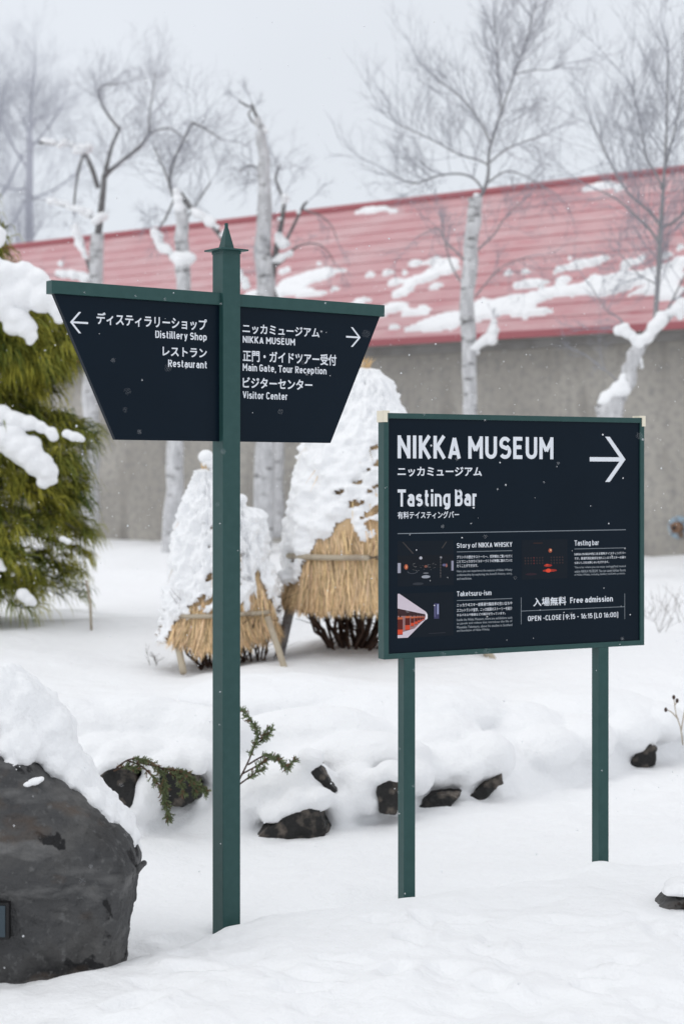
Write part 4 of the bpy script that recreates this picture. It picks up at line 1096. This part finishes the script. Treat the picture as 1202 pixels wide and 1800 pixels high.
# ------------------------------------------------------------------ straw wrapped shrubs
def straw_wrap(name, label, px, D, prof, snow_line, seed, tuft=None, bars=(), legs=(), stems=None, fringe_z=None, lean=0.0, group=None, nblade=1500, holes=.0, lumps=()):
    """prof: list of (py, half width px, centre shift px) from the top to the bottom; snow_line(ang) -> py below which straw is bare"""
    rng = np.random.default_rng(seed)
    s = D / FPX
    gx, gy_ = P(px, 1160, D)[0], D
    g0 = gz(gx, gy_)
    root = empty(name, (gx, gy_, g0)); tag(root, label, 'shrub', group)
    zs = np.array([HCAM + (CY - a[0]) * s - g0 for a in prof]); rs = np.array([a[1] * s for a in prof]); cs = np.array([a[2] * s for a in prof])
    NT, NZ = 260, 170
    t = np.linspace(0, 1, NZ)
    zz = zs[0] + (zs[-1] - zs[0]) * t
    rr = np.interp(-zz, -zs, rs); cc = np.interp(-zz, -zs, cs)
    th = np.arange(NT) * 2 * math.pi / NT
    TH, ZZ = np.meshgrid(th, zz); RR = rr[:, None] * np.ones(NT); CC = cc[:, None] * np.ones(NT)
    per = lambda k, sd, f=1.0: noise3(np.cos(TH) * k + sd, np.sin(TH) * k, ZZ * f * k)
    RR = RR * (1 + .05 * per(2, 3) + .03 * per(5, 8)) + .004 * noise3(TH * 26, ZZ * 2, seed)
    hem = .03 * noise3(TH[0] * 9, 2.0, seed) + .05 * noise3(TH[0] * 2.2, 5.0, seed)
    ZZ = ZZ + (t ** 6)[:, None] * hem[None, :]
    V = np.stack([CC + RR * np.cos(TH), RR * np.sin(TH) * .95, ZZ], -1)
    def sheet(mb, V, keep=None, col=None):
        ny, nx = V.shape[:2]
        idx = np.arange(ny * nx).reshape(ny, nx)
        f = np.stack([idx[:-1], np.roll(idx, -1, 1)[:-1], np.roll(idx, -1, 1)[1:], idx[1:]], -1)
        if keep is not None:
            f = f[keep]
        else:
            f = f.reshape(-1, 4)
        mb.add(V.reshape(-1, 3), f.reshape(-1, 4)[:, ::-1].tolist(), col)
    mb = MB()
    sheet(mb, V, col=(.8, .75, .7))
    mb.add([V[0].mean(0) + np.array((0, 0, .01))] + [tuple(a) for a in V[0]], [(0, 1 + i, 1 + (i + 1) % NT) for i in range(NT)], (.8, .75, .7))
    # snow crust, thick on top, broken at its lower edge
    S = np.array([[snow_line(math.degrees(a)) for a in th]])
    zsn = HCAM + (CY - S) * s - g0
    nz_ = .26 * fbm(np.cos(TH) * 2.5 + 7, np.sin(TH) * 2.5, ZZ * 3.5 + seed, 5)
    fld = (ZZ - zsn) + nz_ * .8
    hole = fbm(np.cos(TH) * 4.2 + 1.7, np.sin(TH) * 4.2, ZZ * 21 + 1.5 * np.cos(TH * 3) + seed, 4) + .75 * noise3(np.cos(TH) * 1.3, np.sin(TH) * 1.3, ZZ * 1.3 + 4 + seed)
    fld = np.minimum(fld, np.where(t[:, None] > .22, (.92 - holes - hole) * .30, 1.0))
    ridg = 0.5 + .5 * noise3(np.cos(TH) * 4.5, np.sin(TH) * 4.5, ZZ * 17 + .8 * np.cos(TH * 2)) + .3 * noise3(np.cos(TH) * 9, np.sin(TH) * 9, ZZ * 34)
    # loose straw over the mat and a ragged hem
    for k in range(nblade):
        j = rng.integers(0, NT)
        low = rng.random() < .62
        i0 = rng.integers(int(NZ * .66), NZ - 2) if low else rng.integers(int(NZ * .1), NZ - 6)
        if fld[i0, j] > .02 and rng.random() < .97:
            continue
        base = V[i0, j]
        out_ = np.array((math.cos(th[j]), math.sin(th[j]), 0))
        i1 = min(NZ - 1, i0 + 7)
        dn = unit(V[i1, j] - base + 1e-6)
        tang = np.array((-out_[1], out_[0], 0))
        d = unit(dn + tang * (rng.normal(0, .15) + .22 * float(noise3(th[j] * 2.2, base[2] * 3, seed))) + out_ * rng.uniform(.0, .16))
        ln = min(rng.uniform(.12, .30), max(.06, base[2] - zs[-1] + rng.uniform(.0, .05)))
        w = rng.uniform(.002, .0042)
        a = base + out_ * rng.uniform(.004, .016)
        m_ = a + d * ln * .55; b = a + d * ln + out_ * rng.uniform(-.01, .03)
        c = rng.uniform(.7, 1.3) if rng.random() < .85 else rng.uniform(.35, .6); col = (c, c * rng.uniform(.92, 1.0), c * rng.uniform(.8, 1.0))
        mb.add([a - tang * w, a + tang * w, m_ + tang * w, m_ - tang * w, b], [(0, 1, 2, 3), (3, 2, 4)], col)
    if tuft:
        (tpx, tpy, tn, tl, spread) = tuft
        c = P(tpx, tpy, D) - np.array((gx, gy_, g0))
        for k in range(tn):
            a_ = rng.uniform(0, 6.28); sp_ = rng.uniform(0, spread)
            d = unit(np.array((math.cos(a_) * sp_, math.sin(a_) * sp_, 1.0 if rng.random() < .8 else -.6)))
            ln = tl * rng.uniform(.5, 1.1)
            p0 = c + np.array((math.cos(a_), math.sin(a_), 0)) * .02 - np.array((0, 0, .05))
            sd_ = unit(np.cross(d, (0.3, .9, .2))) * .0035
            b = p0 + d * ln + np.array((0, 0, -abs(sp_) * .08))
            cl_ = rng.uniform(.6, 1.2)
            mb.add([p0 - sd_, p0 + sd_, p0 + d * ln * .6 + sd_, p0 + d * ln * .6 - sd_, b], [(0, 1, 2, 3), (3, 2, 4)], (cl_, cl_ * .95, cl_ * .85))
    mat_o = mb.build('straw_mat', M['straw'], root)
    thick = np.clip(fld / .10, 0, 1) ** .5 * (.018 + .050 * np.clip(ridg, 0, 1.2) + .014 * fbm(np.cos(TH) * 9, np.sin(TH) * 9, ZZ * 18, 3))
    keepv = fld > 0
    kq = keepv[:-1] & keepv[1:] & np.roll(keepv, -1, 1)[:-1] & np.roll(keepv, -1, 1)[1:]
    SV = np.stack([CC + (RR + thick) * np.cos(TH), (RR * .95 + thick) * np.sin(TH), ZZ + thick * .3], -1)
    mb = MB(); sheet(mb, SV, kq)
    mb.add([SV[0].mean(0) + np.array((0, 0, .03))] + [tuple(a) for a in SV[0]], [(0, 1 + i, 1 + (i + 1) % NT) for i in range(NT)])
    for (lx, ly, lr, ld) in lumps:
        q = P(lx, ly, D + ld) - np.array((gx, gy_, g0))
        mb.ball(q, (lr * s, lr * s, lr * s * .9), seg=(12, 9))
    mb.build('snow_crust', M['snow_far'], root, True)
    for (x0, y0_, x1, y1_, r) in bars:
        a = P(x0, y0_, D) - np.array((gx, gy_, g0)); b = P(x1, y1_, D) - np.array((gx, gy_, g0))
        n = 14
        pts = []
        for i in range(n + 1):
            u = i / n; q = a + (b - a) * u
            ri = np.interp(-q[2], -zs, rs); ci = np.interp(-q[2], -zs, cs)
            xx = np.clip((q[0] - ci) / (ri + .03), -.995, .995)
            pts.append((q[0], -(ri + .04) * .97 * math.sqrt(1 - xx * xx), q[2]))
        mb = MB(); mb.tube(pts, r * s, 6); mb.build('binding_pole', M['bamboo'], root, True)
    for (x0, y0_, x1, y1_, r, mm, dy) in legs:
        a = P(x0, y0_, D + dy * .6) - np.array((gx, gy_, g0)); b = P(x1, y1_, D + dy) - np.array((gx, gy_, g0))
        b = b + unit(b - a) * .12
        mb = MB(); mb.tube([a + (b - a) * k / 4 for k in range(5)], r * s, 8); mb.build('leg', M[mm], root, True)
    if stems:
        (sx, sw, n, zt, r) = stems
        mb = MB()
        for k in range(n):
            f = (k + .5) / n * 2 - 1
            a_ = rng.uniform(0, 6.28)
            b0 = np.array((sx * s + f * sw * s * .25, rng.uniform(-.08, .08), -.08))
            tp = np.array((sx * s + f * sw * s + rng.normal(0, .03), rng.uniform(-.25, .25), zt * rng.uniform(.85, 1.15)))
            pts = [b0 + (tp - b0) * u + np.array((f * .05 * math.sin(u * 3.1), 0, 0)) + rng.normal(0, .012, 3) * (0 < u < 1) for u in np.linspace(0, 1, 6)]
            mb.tube(pts, np.linspace(r, r * .55, 6) * rng.uniform(.5, 1.2), 6)
            for q in range(2):
                i = rng.integers(1, 5)
                grow(mb, np.array(pts[i]), np.array((rng.normal(0, .7), rng.normal(0, .5), .8)), .22, r * .35, 1, rng, .3, 0, .8, 3)
        mb.build('stems', M['shrub'], root, True)
    return root

GS = 'shrubs wrapped in straw mats for winter'
def line_big(a):       # 270 = facing the camera, 180 = left side
    a = a % 360
    return np.interp(a, [0, 90, 170, 200, 225, 250, 270, 300, 340, 360], [960, 1040, 1035, 1030, 1000, 925, 905, 900, 935, 960])
straw_wrap('straw_wrapped_shrub', 'tall straw wrapped shrub under thick snow between the two signs', 645, 11.4,
    [(655, 16, -8), (672, 32, -4), (700, 47, -2), (730, 62, -4), (780, 96, -8), (830, 112, -5), (880, 122, 0), (930, 134, 0), (980, 138, 0), (1020, 142, 0), (1050, 150, 2), (1068, 152, 6)],
    line_big, 5, tuft=(636, 650, 160, .17, .5), bars=[(508, 975, 780, 972, 5)],
    legs=[(512, 1060, 492, 1150, 9, 'grey_pole', -.15), (800, 1060, 872, 1172, 8, 'bamboo', -.15)], stems=(-25, 95, 26, .42, .018), group=GS, nblade=7500, holes=.02,
    lumps=[(634, 640, 9, 0), (520, 862, 5, -.05)])
def line_small(a):
    a = a % 360
    return np.interp(a, [0, 90, 170, 210, 240, 270, 300, 360], [1095, 1140, 1135, 1124, 1110, 1092, 1082, 1095])
straw_wrap('straw_wrapped_shrub', 'smaller straw wrapped shrub left of and behind the tall green post', 373, 11.0,
    [(832, 10, -9), (850, 17, -7), (870, 25, -6), (900, 38, -5), (950, 52, -4), (1000, 61, -3), (1050, 69, -2), (1090, 77, -1), (1115, 84, 0), (1130, 88, 2)],
    line_small, 6, tuft=(362, 828, 70, .12, .5), bars=[(325, 1078, 470, 1074, 4)],
    legs=[(312, 1130, 318, 1160, 6, 'bamboo', -.32), (470, 1085, 506, 1192, 6, 'bamboo', -.35)], stems=(10, 75, 22, .30, .010), group=GS, nblade=3800, holes=.10,
    lumps=[(362, 803, 14, 0), (366, 816, 12, .0)])
def line_mini(a):
    a = a % 360
    return np.interp(a, [0, 90, 180, 225, 270, 315, 360], [1065, 1080, 1068, 1058, 1050, 1066, 1065])
straw_wrap('straw_wrapped_shrub', 'slim straw wrapped shrub showing just right of the tall green post', 434, 11.05,
    [(900, 10, -8), (912, 24, -4), (930, 24, -2), (960, 26, -2), (1000, 36, 0), (1040, 43, 2), (1080, 46, 3), (1100, 52, 5), (1112, 54, 5)],
    line_mini, 8, tuft=(426, 900, 40, .10, .4), bars=[(400, 1078, 474, 1073, 4)], stems=(14, 40, 14, .30, .008), group=GS, nblade=2600, holes=.12,
    lumps=[(424, 878, 11, 0), (426, 890, 8, 0), (436, 918, 15, -.08), (446, 930, 12, -.1)])

# ------------------------------------------------------------------ thread leaved cypress at the left
rng = np.random.default_rng(3)
CD, CPX = 13.2, -70
cb = P(CPX, 1085, CD); cb[2] = gz(cb[0], cb[1])
cy = empty('golden_cypress', tuple(cb)); tag(cy, 'golden green weeping evergreen loaded with clumps of snow at the left edge', 'evergreen')
mb = MB(); mb.tube([(0, 0, -.1), (.02, 0, 1.2), (0, .02, 2.6), (.02, 0, 3.3)], (.09, .075, .05, .015), 10); mb.build('trunk', M['dark_bark'], cy, True)
mb = MB(); fo = MB()
# tier envelope: height above ground -> reach
env_z = [0.10, .25, .55, .85, 1.02, 1.12, 1.45, 1.62, 1.75, 1.95, 2.25, 2.45, 2.62, 2.8, 3.0, 3.2, 3.45]
env_r = [0.75, 1.00, 1.02, .98, .98, 1.04, 1.02, .60, .66, .90, .92, .72, .50, .36, .26, .14, .04]
nb = 0
for k in range(620):
    z = rng.uniform(.18, 3.4) if k > 380 else (rng.uniform(.2, 2.3) if k > 150 else rng.uniform(1.85, 2.6))
    az = rng.uniform(0, 2 * math.pi)
    if math.sin(az) > .35 and rng.random() < .6:
        az = -az
    R = np.interp(z, env_z, env_r) * rng.uniform(.72, 1.02)
    d = np.array((math.cos(az), math.sin(az), 0))
    p0 = np.array((0, 0, z + .10 * R))
    pts = [p0, p0 + d * R * .4 + np.array((0, 0, .10)), p0 + d * R * .75 + np.array((0, 0, .04)), p0 + d * R + np.array((0, 0, -.10))]
    mb.tube(pts, (.016, .011, .007, .003), 4, cap=False)
    gold = rng.uniform(0, .8)
    side = np.array((-d[1], d[0], 0))
    for sp_ in range(int(8 * (.45 + R))):
        u = rng.uniform(.35, 1.0) ** .75
        i = min(2, int(u * 3)); f = u * 3 - i
        c_ = pts[i] + (pts[i + 1] - pts[i]) * f + side * rng.normal(0, .10) + np.array((0, 0, rng.uniform(-.04, .05)))
        sd_ = unit(d * rng.uniform(.3, 1.0) + side * rng.normal(0, .8) + np.array((0, 0, rng.uniform(-.25, .35))))
        gs = np.clip(gold * .6 + rng.uniform(-.1, .55), 0, 1)
        L0 = rng.uniform(.14, .26)
        for q in range(15):
            dd = unit(sd_ + rng.normal(0, .34, 3))
            a = c_ + sd_ * rng.uniform(-.03, .07)
            ln = L0 * rng.uniform(.6, 1.15)
            w = rng.uniform(.0026, .0050)
            sv = unit(np.cross(dd, (0, 0, 1)) + rng.normal(0, .5, 3)) * w
            g_ = np.array((0, 0, -1.0)); dr = rng.uniform(.25, .85)
            b1 = a + dd * ln * .40; b2 = b1 + unit(dd * .8 + g_ * dr) * ln * .35; b3 = b2 + unit(dd * .4 + g_ * (dr + .35)) * ln * .40
            gg = np.clip(gs + rng.normal(0, .12), 0, 1)
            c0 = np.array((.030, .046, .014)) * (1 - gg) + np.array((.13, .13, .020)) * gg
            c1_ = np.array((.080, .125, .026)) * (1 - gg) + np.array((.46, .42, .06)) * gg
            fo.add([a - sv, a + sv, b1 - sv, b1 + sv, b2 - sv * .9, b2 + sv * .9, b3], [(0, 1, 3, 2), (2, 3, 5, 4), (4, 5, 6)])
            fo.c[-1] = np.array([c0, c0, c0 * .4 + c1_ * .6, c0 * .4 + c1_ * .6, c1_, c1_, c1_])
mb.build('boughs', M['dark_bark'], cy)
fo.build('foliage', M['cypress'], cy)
def snow_lump(balls, D, root, base, voxel=.014, nz=.012):
    m = MB()
    for a in balls:
        px, py, r = a[:3]; dz = a[3] if len(a) > 3 else 0; fl = a[4] if len(a) > 4 else .85
        s_ = D / FPX
        m.ball(P(px, py, D + dz), (r * s_, r * s_ * 1.1, r * s_ * fl), seg=(14, 10))
    me_ = remeshed(m, voxel, 5, .5, lambda co: nz * fbm(co[:, 0] * 9, co[:, 1] * 9, co[:, 2] * 9, 3))
    n_ = len(me_.vertices); co_ = np.empty(n_ * 3); me_.vertices.foreach_get("co", co_)
    me_.vertices.foreach_set("co", (co_.reshape(-1, 3) - base).ravel())
    return link('snow_load', me_, M['snow_far'], root, True)
for bl in (
    [(-30, 480, 45), (10, 482, 30, 0), (40, 478, 24), (62, 490, 24), (80, 510, 22), (92, 530, 18), (70, 525, 28), (45, 515, 30), (15, 520, 26), (-10, 535, 36), (8, 548, 22), (30, 560, 24), (45, 575, 22), (55, 590, 14), (52, 600, 10), (22, 575, 18), (100, 545, 14), (104, 562, 9)],
    [(-40, 735, 40), (0, 730, 22), (25, 738, 20), (50, 744, 16), (72, 750, 13), (90, 758, 10), (95, 768, 8)],
    [(-30, 770, 36), (5, 770, 30), (30, 785, 30), (50, 800, 28), (68, 815, 26), (82, 830, 20), (90, 845, 12), (76, 850, 13), (20, 765, 26), (55, 780, 18)],
    [(118, 762, 9), (132, 768, 11), (142, 772, 8)], [(-2, 410, 14), (-12, 420, 22)], [(110, 948, 7), (120, 952, 8)],
    [(40, 1045, 12), (52, 1055, 11), (60, 1062, 7)], [(5, 1000, 10), (-5, 990, 14)]):
    snow_lump(bl, CD - .95, cy, cb)
mb = MB(); a = P(152, 1020, 12.6) - cb; b = P(161, 1105, 12.6) - cb; mb.tube([a, (a + b) / 2 + (.01, 0, 0), b - (0, 0, .05)], .010, 7); 
stk = empty('garden_stake', tuple(P(161, 1100, 12.6))); tag(stk, 'thin straw coloured stake leaning beside the cypress', 'stake')
mb.v = [v_ + cb - P(161, 1100, 12.6) for v_ in mb.v]; mb.build('cane', M['bamboo'], stk, True)

# ------------------------------------------------------------------ big boulder in the left foreground
BDist = 5.45
bq = P(60, 1738, BDist); bq[2] = 0.0
bo = empty('boulder', tuple(bq)); tag(bo, 'big dark grey boulder with a thick snow cap and a small plaque, left foreground', 'boulder')
s_ = BDist / FPX
outl = [(-330, 1760), (-370, 1560), (-300, 1330), (-160, 1235), (-60, 1255), (2, 1302), (12, 1335), (70, 1345), (105, 1378), (135, 1400), (166, 1425), (178, 1446), (205, 1462), (228, 1492), (243, 1530), (238, 1560), (228, 1600), (219, 1640), (211, 1685), (205, 1765)]
m = MB()
hull = bmesh.new()
def hv(px, py, dy): hull.verts.new(Vector(P(px, py, BDist) + np.array((0, dy, 0))))
for (px, py) in outl:
    hv(px, py, .0 + .02 * random.random())
    cx_, cy_ = -60, 1560
    hv(cx_ + (px - cx_) * .94, cy_ + (py - cy_) * (.92 if py < 1600 else 1.0), -.12)
    hv(cx_ + (px - cx_) * .95, cy_ + (py - cy_) * .96, .32)
    hv(cx_ + (px - cx_) * .6, cy_ + (py - cy_) * .8, .5)
bmesh.ops.convex_hull(hull, input=hull.verts[:])
tmp = bpy.data.meshes.new("t"); hull.to_mesh(tmp); hull.free()
vv = np.array([v_.co[:] for v_ in tmp.vertices]); ff = [tuple(p.vertices) for p in tmp.polygons]
usedv = sorted({i for f in ff for i in f}); rm = {a: b for b, a in enumerate(usedv)}
m.add(vv[usedv], [tuple(rm[i] for i in f) for f in ff])
def bnoise(co):
    n1 = fbm(co[:, 0] * 5, co[:, 1] * 5, co[:, 2] * 5, 3)
    cell = np.abs(noise3(co[:, 0] * 7 + 3, co[:, 1] * 7, co[:, 2] * 9))
    fine = fbm(co[:, 0] * 26, co[:, 1] * 26, co[:, 2] * 26, 3)
    pits = np.clip(noise3(co[:, 0] * 34, co[:, 1] * 34, co[:, 2] * 34) - .45, 0, 1)
    terr = np.floor(2.6 * fbm(co[:, 0] * 4.2 + 9, co[:, 1] * 4.2, co[:, 2] * 3.0, 2) + 2.0) / 2.6
    return .007 * n1 + .006 * (cell - .2) + .004 * fine - .014 * pits + .010 * (terr - .6) - .005 * np.exp(-(fbm(co[:, 0] * 3.1 + 2, co[:, 1] * 3.1, co[:, 2] * 2.2, 3) / .05) ** 2)
me = remeshed(m, .007, 1, .3, bnoise)
n_ = len(me.vertices); co_ = np.empty(n_ * 3); me.vertices.foreach_get("co", co_); me.vertices.foreach_set("co", (co_.reshape(-1, 3) - bq).ravel())
link('stone', me, M['rock'], bo, True)
mb = MB(); a = P(238, 1532, BDist + .05) - bq; b = P(253, 1518, BDist + .05) - bq; mb.tube([a, (a + b) / 2, b], (.014, .011, .009), 7); mb.ball(b, .010); mb.build('stone_nub', M['rock'], bo, True)
m = MB()
for (px, py, r, dz) in [(-150, 1215, 60, .1), (-60, 1200, 60, .1), (-5, 1215, 52, .08), (30, 1230, 50, .1), (10, 1270, 40, .04), (30, 1295, 38, .03), (5, 1310, 22, -.05), (60, 1250, 46, .14), (85, 1285, 48, .14), (65, 1310, 34, .06), (100, 1325, 42, .14), (95, 1345, 26, .06),
                        (130, 1360, 40, .16), (125, 1375, 24, .07), (150, 1395, 36, .18), (160, 1405, 22, .08), (180, 1425, 34, .2), (190, 1440, 20, .1), (205, 1450, 34, .22), (222, 1475, 26, .22), (236, 1500, 18, .24), (40, 1322, 26, .0), (15, 1345, 9, -.08), (22, 1352, 7, -.09), (-40, 1250, 50, .02), (-110, 1245, 40, .02), (-200, 1260, 55, .1)]:
    m.ball(P(px, py, BDist + dz), (r * s_, r * s_ * 1.6, r * s_), seg=(18, 12))
me = remeshed(m, .011, 6, .5, lambda co: .012 * fbm(co[:, 0] * 10, co[:, 1] * 10, co[:, 2] * 10, 3) + .007 * fbm(co[:, 0] * 34, co[:, 1] * 34, co[:, 2] * 34, 3))
n_ = len(me.vertices); co_ = np.empty(n_ * 3); me.vertices.foreach_get("co", co_); me.vertices.foreach_set("co", (co_.reshape(-1, 3) - bq).ravel())
link('snow_cap', me, M['snow'], bo, True)
m = MB()
for (px, py, r) in [(40, 1381, 7), (50, 1378, 10), (62, 1374, 10), (72, 1370, 7)]:
    m.ball(P(px, py, BDist - .10), (r * s_, r * s_ * 1.5, r * s_ * .7))
me = remeshed(m, .006, 3); n_ = len(me.vertices); co_ = np.empty(n_ * 3); me.vertices.foreach_get("co", co_); me.vertices.foreach_set("co", (co_.reshape(-1, 3) - bq).ravel())
link('snow_patch', me, M['snow'], bo, True)
yp = BDist - .15
mb = MB(); a = P(-170, 1588, yp) - bq; b = P(16, 1652, yp) - bq; mb.box(a[0], b[0], -.155, .0, b[2], a[2]); pf = mb.build('plaque_frame', M['black'], bo)
mb = MB(); a = P(-164, 1592, yp) - bq; b = P(10, 1647, yp) - bq; mb.box(a[0], b[0], -.160, -.1551, b[2], a[2]); bevel(mb.build('plaque', M['plaque'], pf), .001)

# ------------------------------------------------------------------ rocks edging the planting bed, dark solids for shaded gaps
def edge_rock_or_gap(label, outline, D, dep, seed, mm='black_rock_and_gap', group='rocks edging the snowy bed'):
    """a broken stone, or a dark solid for a shaded gap: outline seen from the path, front face knocked back, real depth behind"""
    rg = np.random.default_rng(seed)
    o_ = np.array(outline, float); cx_, cy_ = o_.mean(0)
    q = P(cx_, cy_, D)
    bm = bmesh.new()
    for (px, py) in outline:
        for k_, dy in ((rg.uniform(.86, .97), -dep * rg.uniform(.45, .6)), (1.0, rg.uniform(-.05, .02)), (1.1, dep * .5), (.9, dep)):
            bm.verts.new(Vector(P(cx_ + (px - cx_) * k_ + rg.normal(0, 1.0), cy_ + (py - cy_) * k_ + (9 if py > cy_ else 0) + rg.normal(0, 1.0), D) - q + np.array((0, dy, 0))))
    bmesh.ops.convex_hull(bm, input=bm.verts[:])
    bmesh.ops.delete(bm, geom=[v_ for v_ in bm.verts if not v_.link_faces], context='VERTS')
    bm.verts.index_update()
    m = MB(); m.add([v_.co[:] for v_ in bm.verts], [tuple(v_.index for v_ in f.verts) for f in bm.faces]); bm.free()
    me = remeshed(m, .005, 1, .5, lambda co: .007 * fbm(co[:, 0] * 15 + seed, co[:, 1] * 15, co[:, 2] * 15, 4) + .006 * np.abs(noise3(co[:, 0] * 32, co[:, 1] * 32, co[:, 2] * 32)))
    o = link('edging_rock_or_gap', me, M[mm], None, True)
    o.location = tuple(q)
    return tag(o, label, 'rock', group)
for a_ in EDGE_ROCKS_GAPS:
    edge_rock_or_gap(*a_)

# ------------------------------------------------------------------ evergreen sprigs sticking out of the snow
def sprig(label, D, branches, seed, green=(.045, .075, .04), n_leaf=70):
    rng = np.random.default_rng(seed)
    base = P(branches[0][0][0], branches[0][0][1], D)
    root = empty('juniper_sprig', tuple(base)); tag(root, label, 'sprig', 'evergreen sprigs at the bed edge')
    sm_, lf = MB(), MB()
    for pp in branches:
        pts = [P(a[0], a[1], D + (a[2] if len(a) > 2 else 0)) - base for a in pp]
        q, r_ = smooth_path(pts, np.linspace(.0045, .0018, len(pts)), 5)
        sm_.tube(q, r_, 5)
        ln_tot = np.sum(np.linalg.norm(np.diff(q, axis=0), axis=1))
        for k in range(int(n_leaf * 1.15 * ln_tot / .2)):
            f = rng.uniform(.25, 1) * (len(q) - 1); i = min(int(f), len(q) - 2)
            a = q[i] + (q[i + 1] - q[i]) * (f - i); ax = unit(q[i + 1] - q[i])
            d = unit(ax * rng.uniform(.4, 1.1) + unit(rng.normal(0, 1, 3)) * .75)
            L_ = rng.uniform(.012, .034)
            br = rng.random() < .16
            col = np.array((.16, .10, .06)) if br else np.array(green) * rng.uniform(.7, 1.7)
            # little side shoot covered with scale leaves
            lf.tube([a, a + d * L_ * .5, a + d * L_ + np.array((0, 0, -.003))], (.0016, .0030, .0008), 4, col=col)
            for j in range(5):
                t_ = rng.uniform(.3, .9); d2 = unit(d + unit(rng.normal(0, 1, 3)) * .8)
                lf.tube([a + d * L_ * t_, a + d * L_ * t_ + d2 * L_ * .4], (.0018, .0007), 3, col=col * rng.uniform(.8, 1.25))
    sm_.build('stem', M['shrub'], root, True)
    lf.build('leaves', M['juniper'], root)
    return root
sprig('evergreen sprig standing up out of the snow right of the tall post', 7.75,
    [[(420, 1372), (436, 1340), (447, 1312), (452, 1290), (440, 1265), (424, 1248)], [(447, 1312), (462, 1298), (470, 1280)], [(452, 1300), (470, 1293), (477, 1283)], [(436, 1345), (470, 1328), (500, 1345), (516, 1338)], [(424, 1362), (455, 1345), (480, 1330), (506, 1352)], [(420, 1380), (445, 1362), (462, 1352)]], 41, (.13, .16, .085))
sprig('evergreen sprigs trailing over the dark gap between boulder and tall post', 7.62,
    [[(205, 1350), (230, 1335), (262, 1340), (285, 1360), (292, 1385)], [(225, 1338), (250, 1348), (275, 1375), (288, 1400), (294, 1425), (297, 1440)], [(240, 1340), (275, 1348), (310, 1358), (335, 1370), (352, 1385), (362, 1392)], [(285, 1352), (315, 1372), (322, 1395)], [(200, 1356), (222, 1348), (242, 1352)], [(290, 1352), (330, 1362), (345, 1395)]], 42, (.095, .115, .055), 90)
sprig('tiny evergreen sprig beside the left post of the navy board', 7.95, [[(684, 1400), (682, 1385), (678, 1372)], [(684, 1390), (690, 1378), (692, 1372)]], 43, (.05, .08, .04), 60)
# dry weed at the right edge
wq = P(1200, 1300, 9.2)
wd = empty('dry_weed', tuple(wq)); tag(wd, 'dry budded weed stem standing in the snow at the right edge', 'weed')
mb = MB(); bd_ = MB()
for pp in ([(1200, 1310), (1196, 1280), (1188, 1255), (1184, 1226)], [(1192, 1265), (1180, 1252), (1170, 1248)], [(1197, 1285), (1202, 1255), (1206, 1235)], [(1186, 1240), (1190, 1232)]):
    q, r_ = smooth_path([P(a, b, 9.2) - wq for a, b in pp], np.linspace(.004, .0022, len(pp)))
    mb.tube(q, r_, 5); bd_ = MB(); bd_.ball(q[-1], (.009, .009, .013), seg=(8, 6)); bd_.build('bud', M['shrub'], wd, True)
mb.build('stem', M['bamboo'], wd, True)
for k, (px, py, D) in enumerate([(1168, 1190, 13.0), (1150, 1150, 14.0), (1190, 1130, 14.2), (262, 1142, 11.2)]):
    rng = np.random.default_rng(60 + k)
    q = P(px, py, D); q[2] = gz(q[0], q[1])
    tw = empty('bare_twig_shrub', tuple(q))
    tag(tw, ['thin bare shoots poking from the snow right of the board, nearest of three', 'thin bare shoots in the snow behind the right edge of the board', 'thin bare shoots in the snow under the wall at the right edge', 'low thin twigs in the snow left of the small wrapped shrub'][k], 'shoots')
    mb = MB()
    for j in range(5):
        grow(mb, np.array((rng.normal(0, .05), rng.normal(0, .05), -.03)), np.array((rng.normal(0, .45), rng.normal(0, .3), 1)), rng.uniform(.2, .4) * (.35 if k == 3 else .7), .0024, 1, rng, .4, 0, .7, 3)
    mb.build('shoots', M['shrub'], tw)

# ------------------------------------------------------------------ falling snow
rng = np.random.default_rng(77)
oct_v = np.array([(1, 0, 0), (-1, 0, 0), (0, 1, 0), (0, -1, 0), (0, 0, 1), (0, 0, -1)], float)
oct_f = [(0, 2, 4), (2, 1, 4), (1, 3, 4), (3, 0, 4), (2, 0, 5), (1, 2, 5), (3, 1, 5), (0, 3, 5)]
mb = MB()
for k in range(6500):
    c = np.array((rng.uniform(-3.2, 3.2), rng.uniform(2.5, 14.0), rng.uniform(.1, 4.6)))
    r = rng.uniform(.0013, .0027) if rng.random() < .85 else rng.uniform(.003, .0045)
    if c[1] < 4.5: r = min(r, .0015)
    mb.add(oct_v * r * rng.uniform(.7, 1.2, 3) + c, oct_f)
M['flake'] = mat("flake", (0.92, 0.93, 0.95), 0.8, 0.1)
t_ = M['flake'].node_tree; tr_ = t_.nodes.new("ShaderNodeBsdfTranslucent"); tr_.inputs[0].default_value = (.92, .93, .95, 1)
mx_ = t_.nodes.new("ShaderNodeMixShader"); mx_.inputs[0].default_value = .6
t_.links.new(t_.nodes['Principled BSDF'].outputs[0], mx_.inputs[1]); t_.links.new(tr_.outputs[0], mx_.inputs[2])
t_.links.new(mx_.outputs[0], t_.nodes['Material Output'].inputs[0])
tag(mb.build('falling_snow', M['flake'], None, True), kind='stuff')
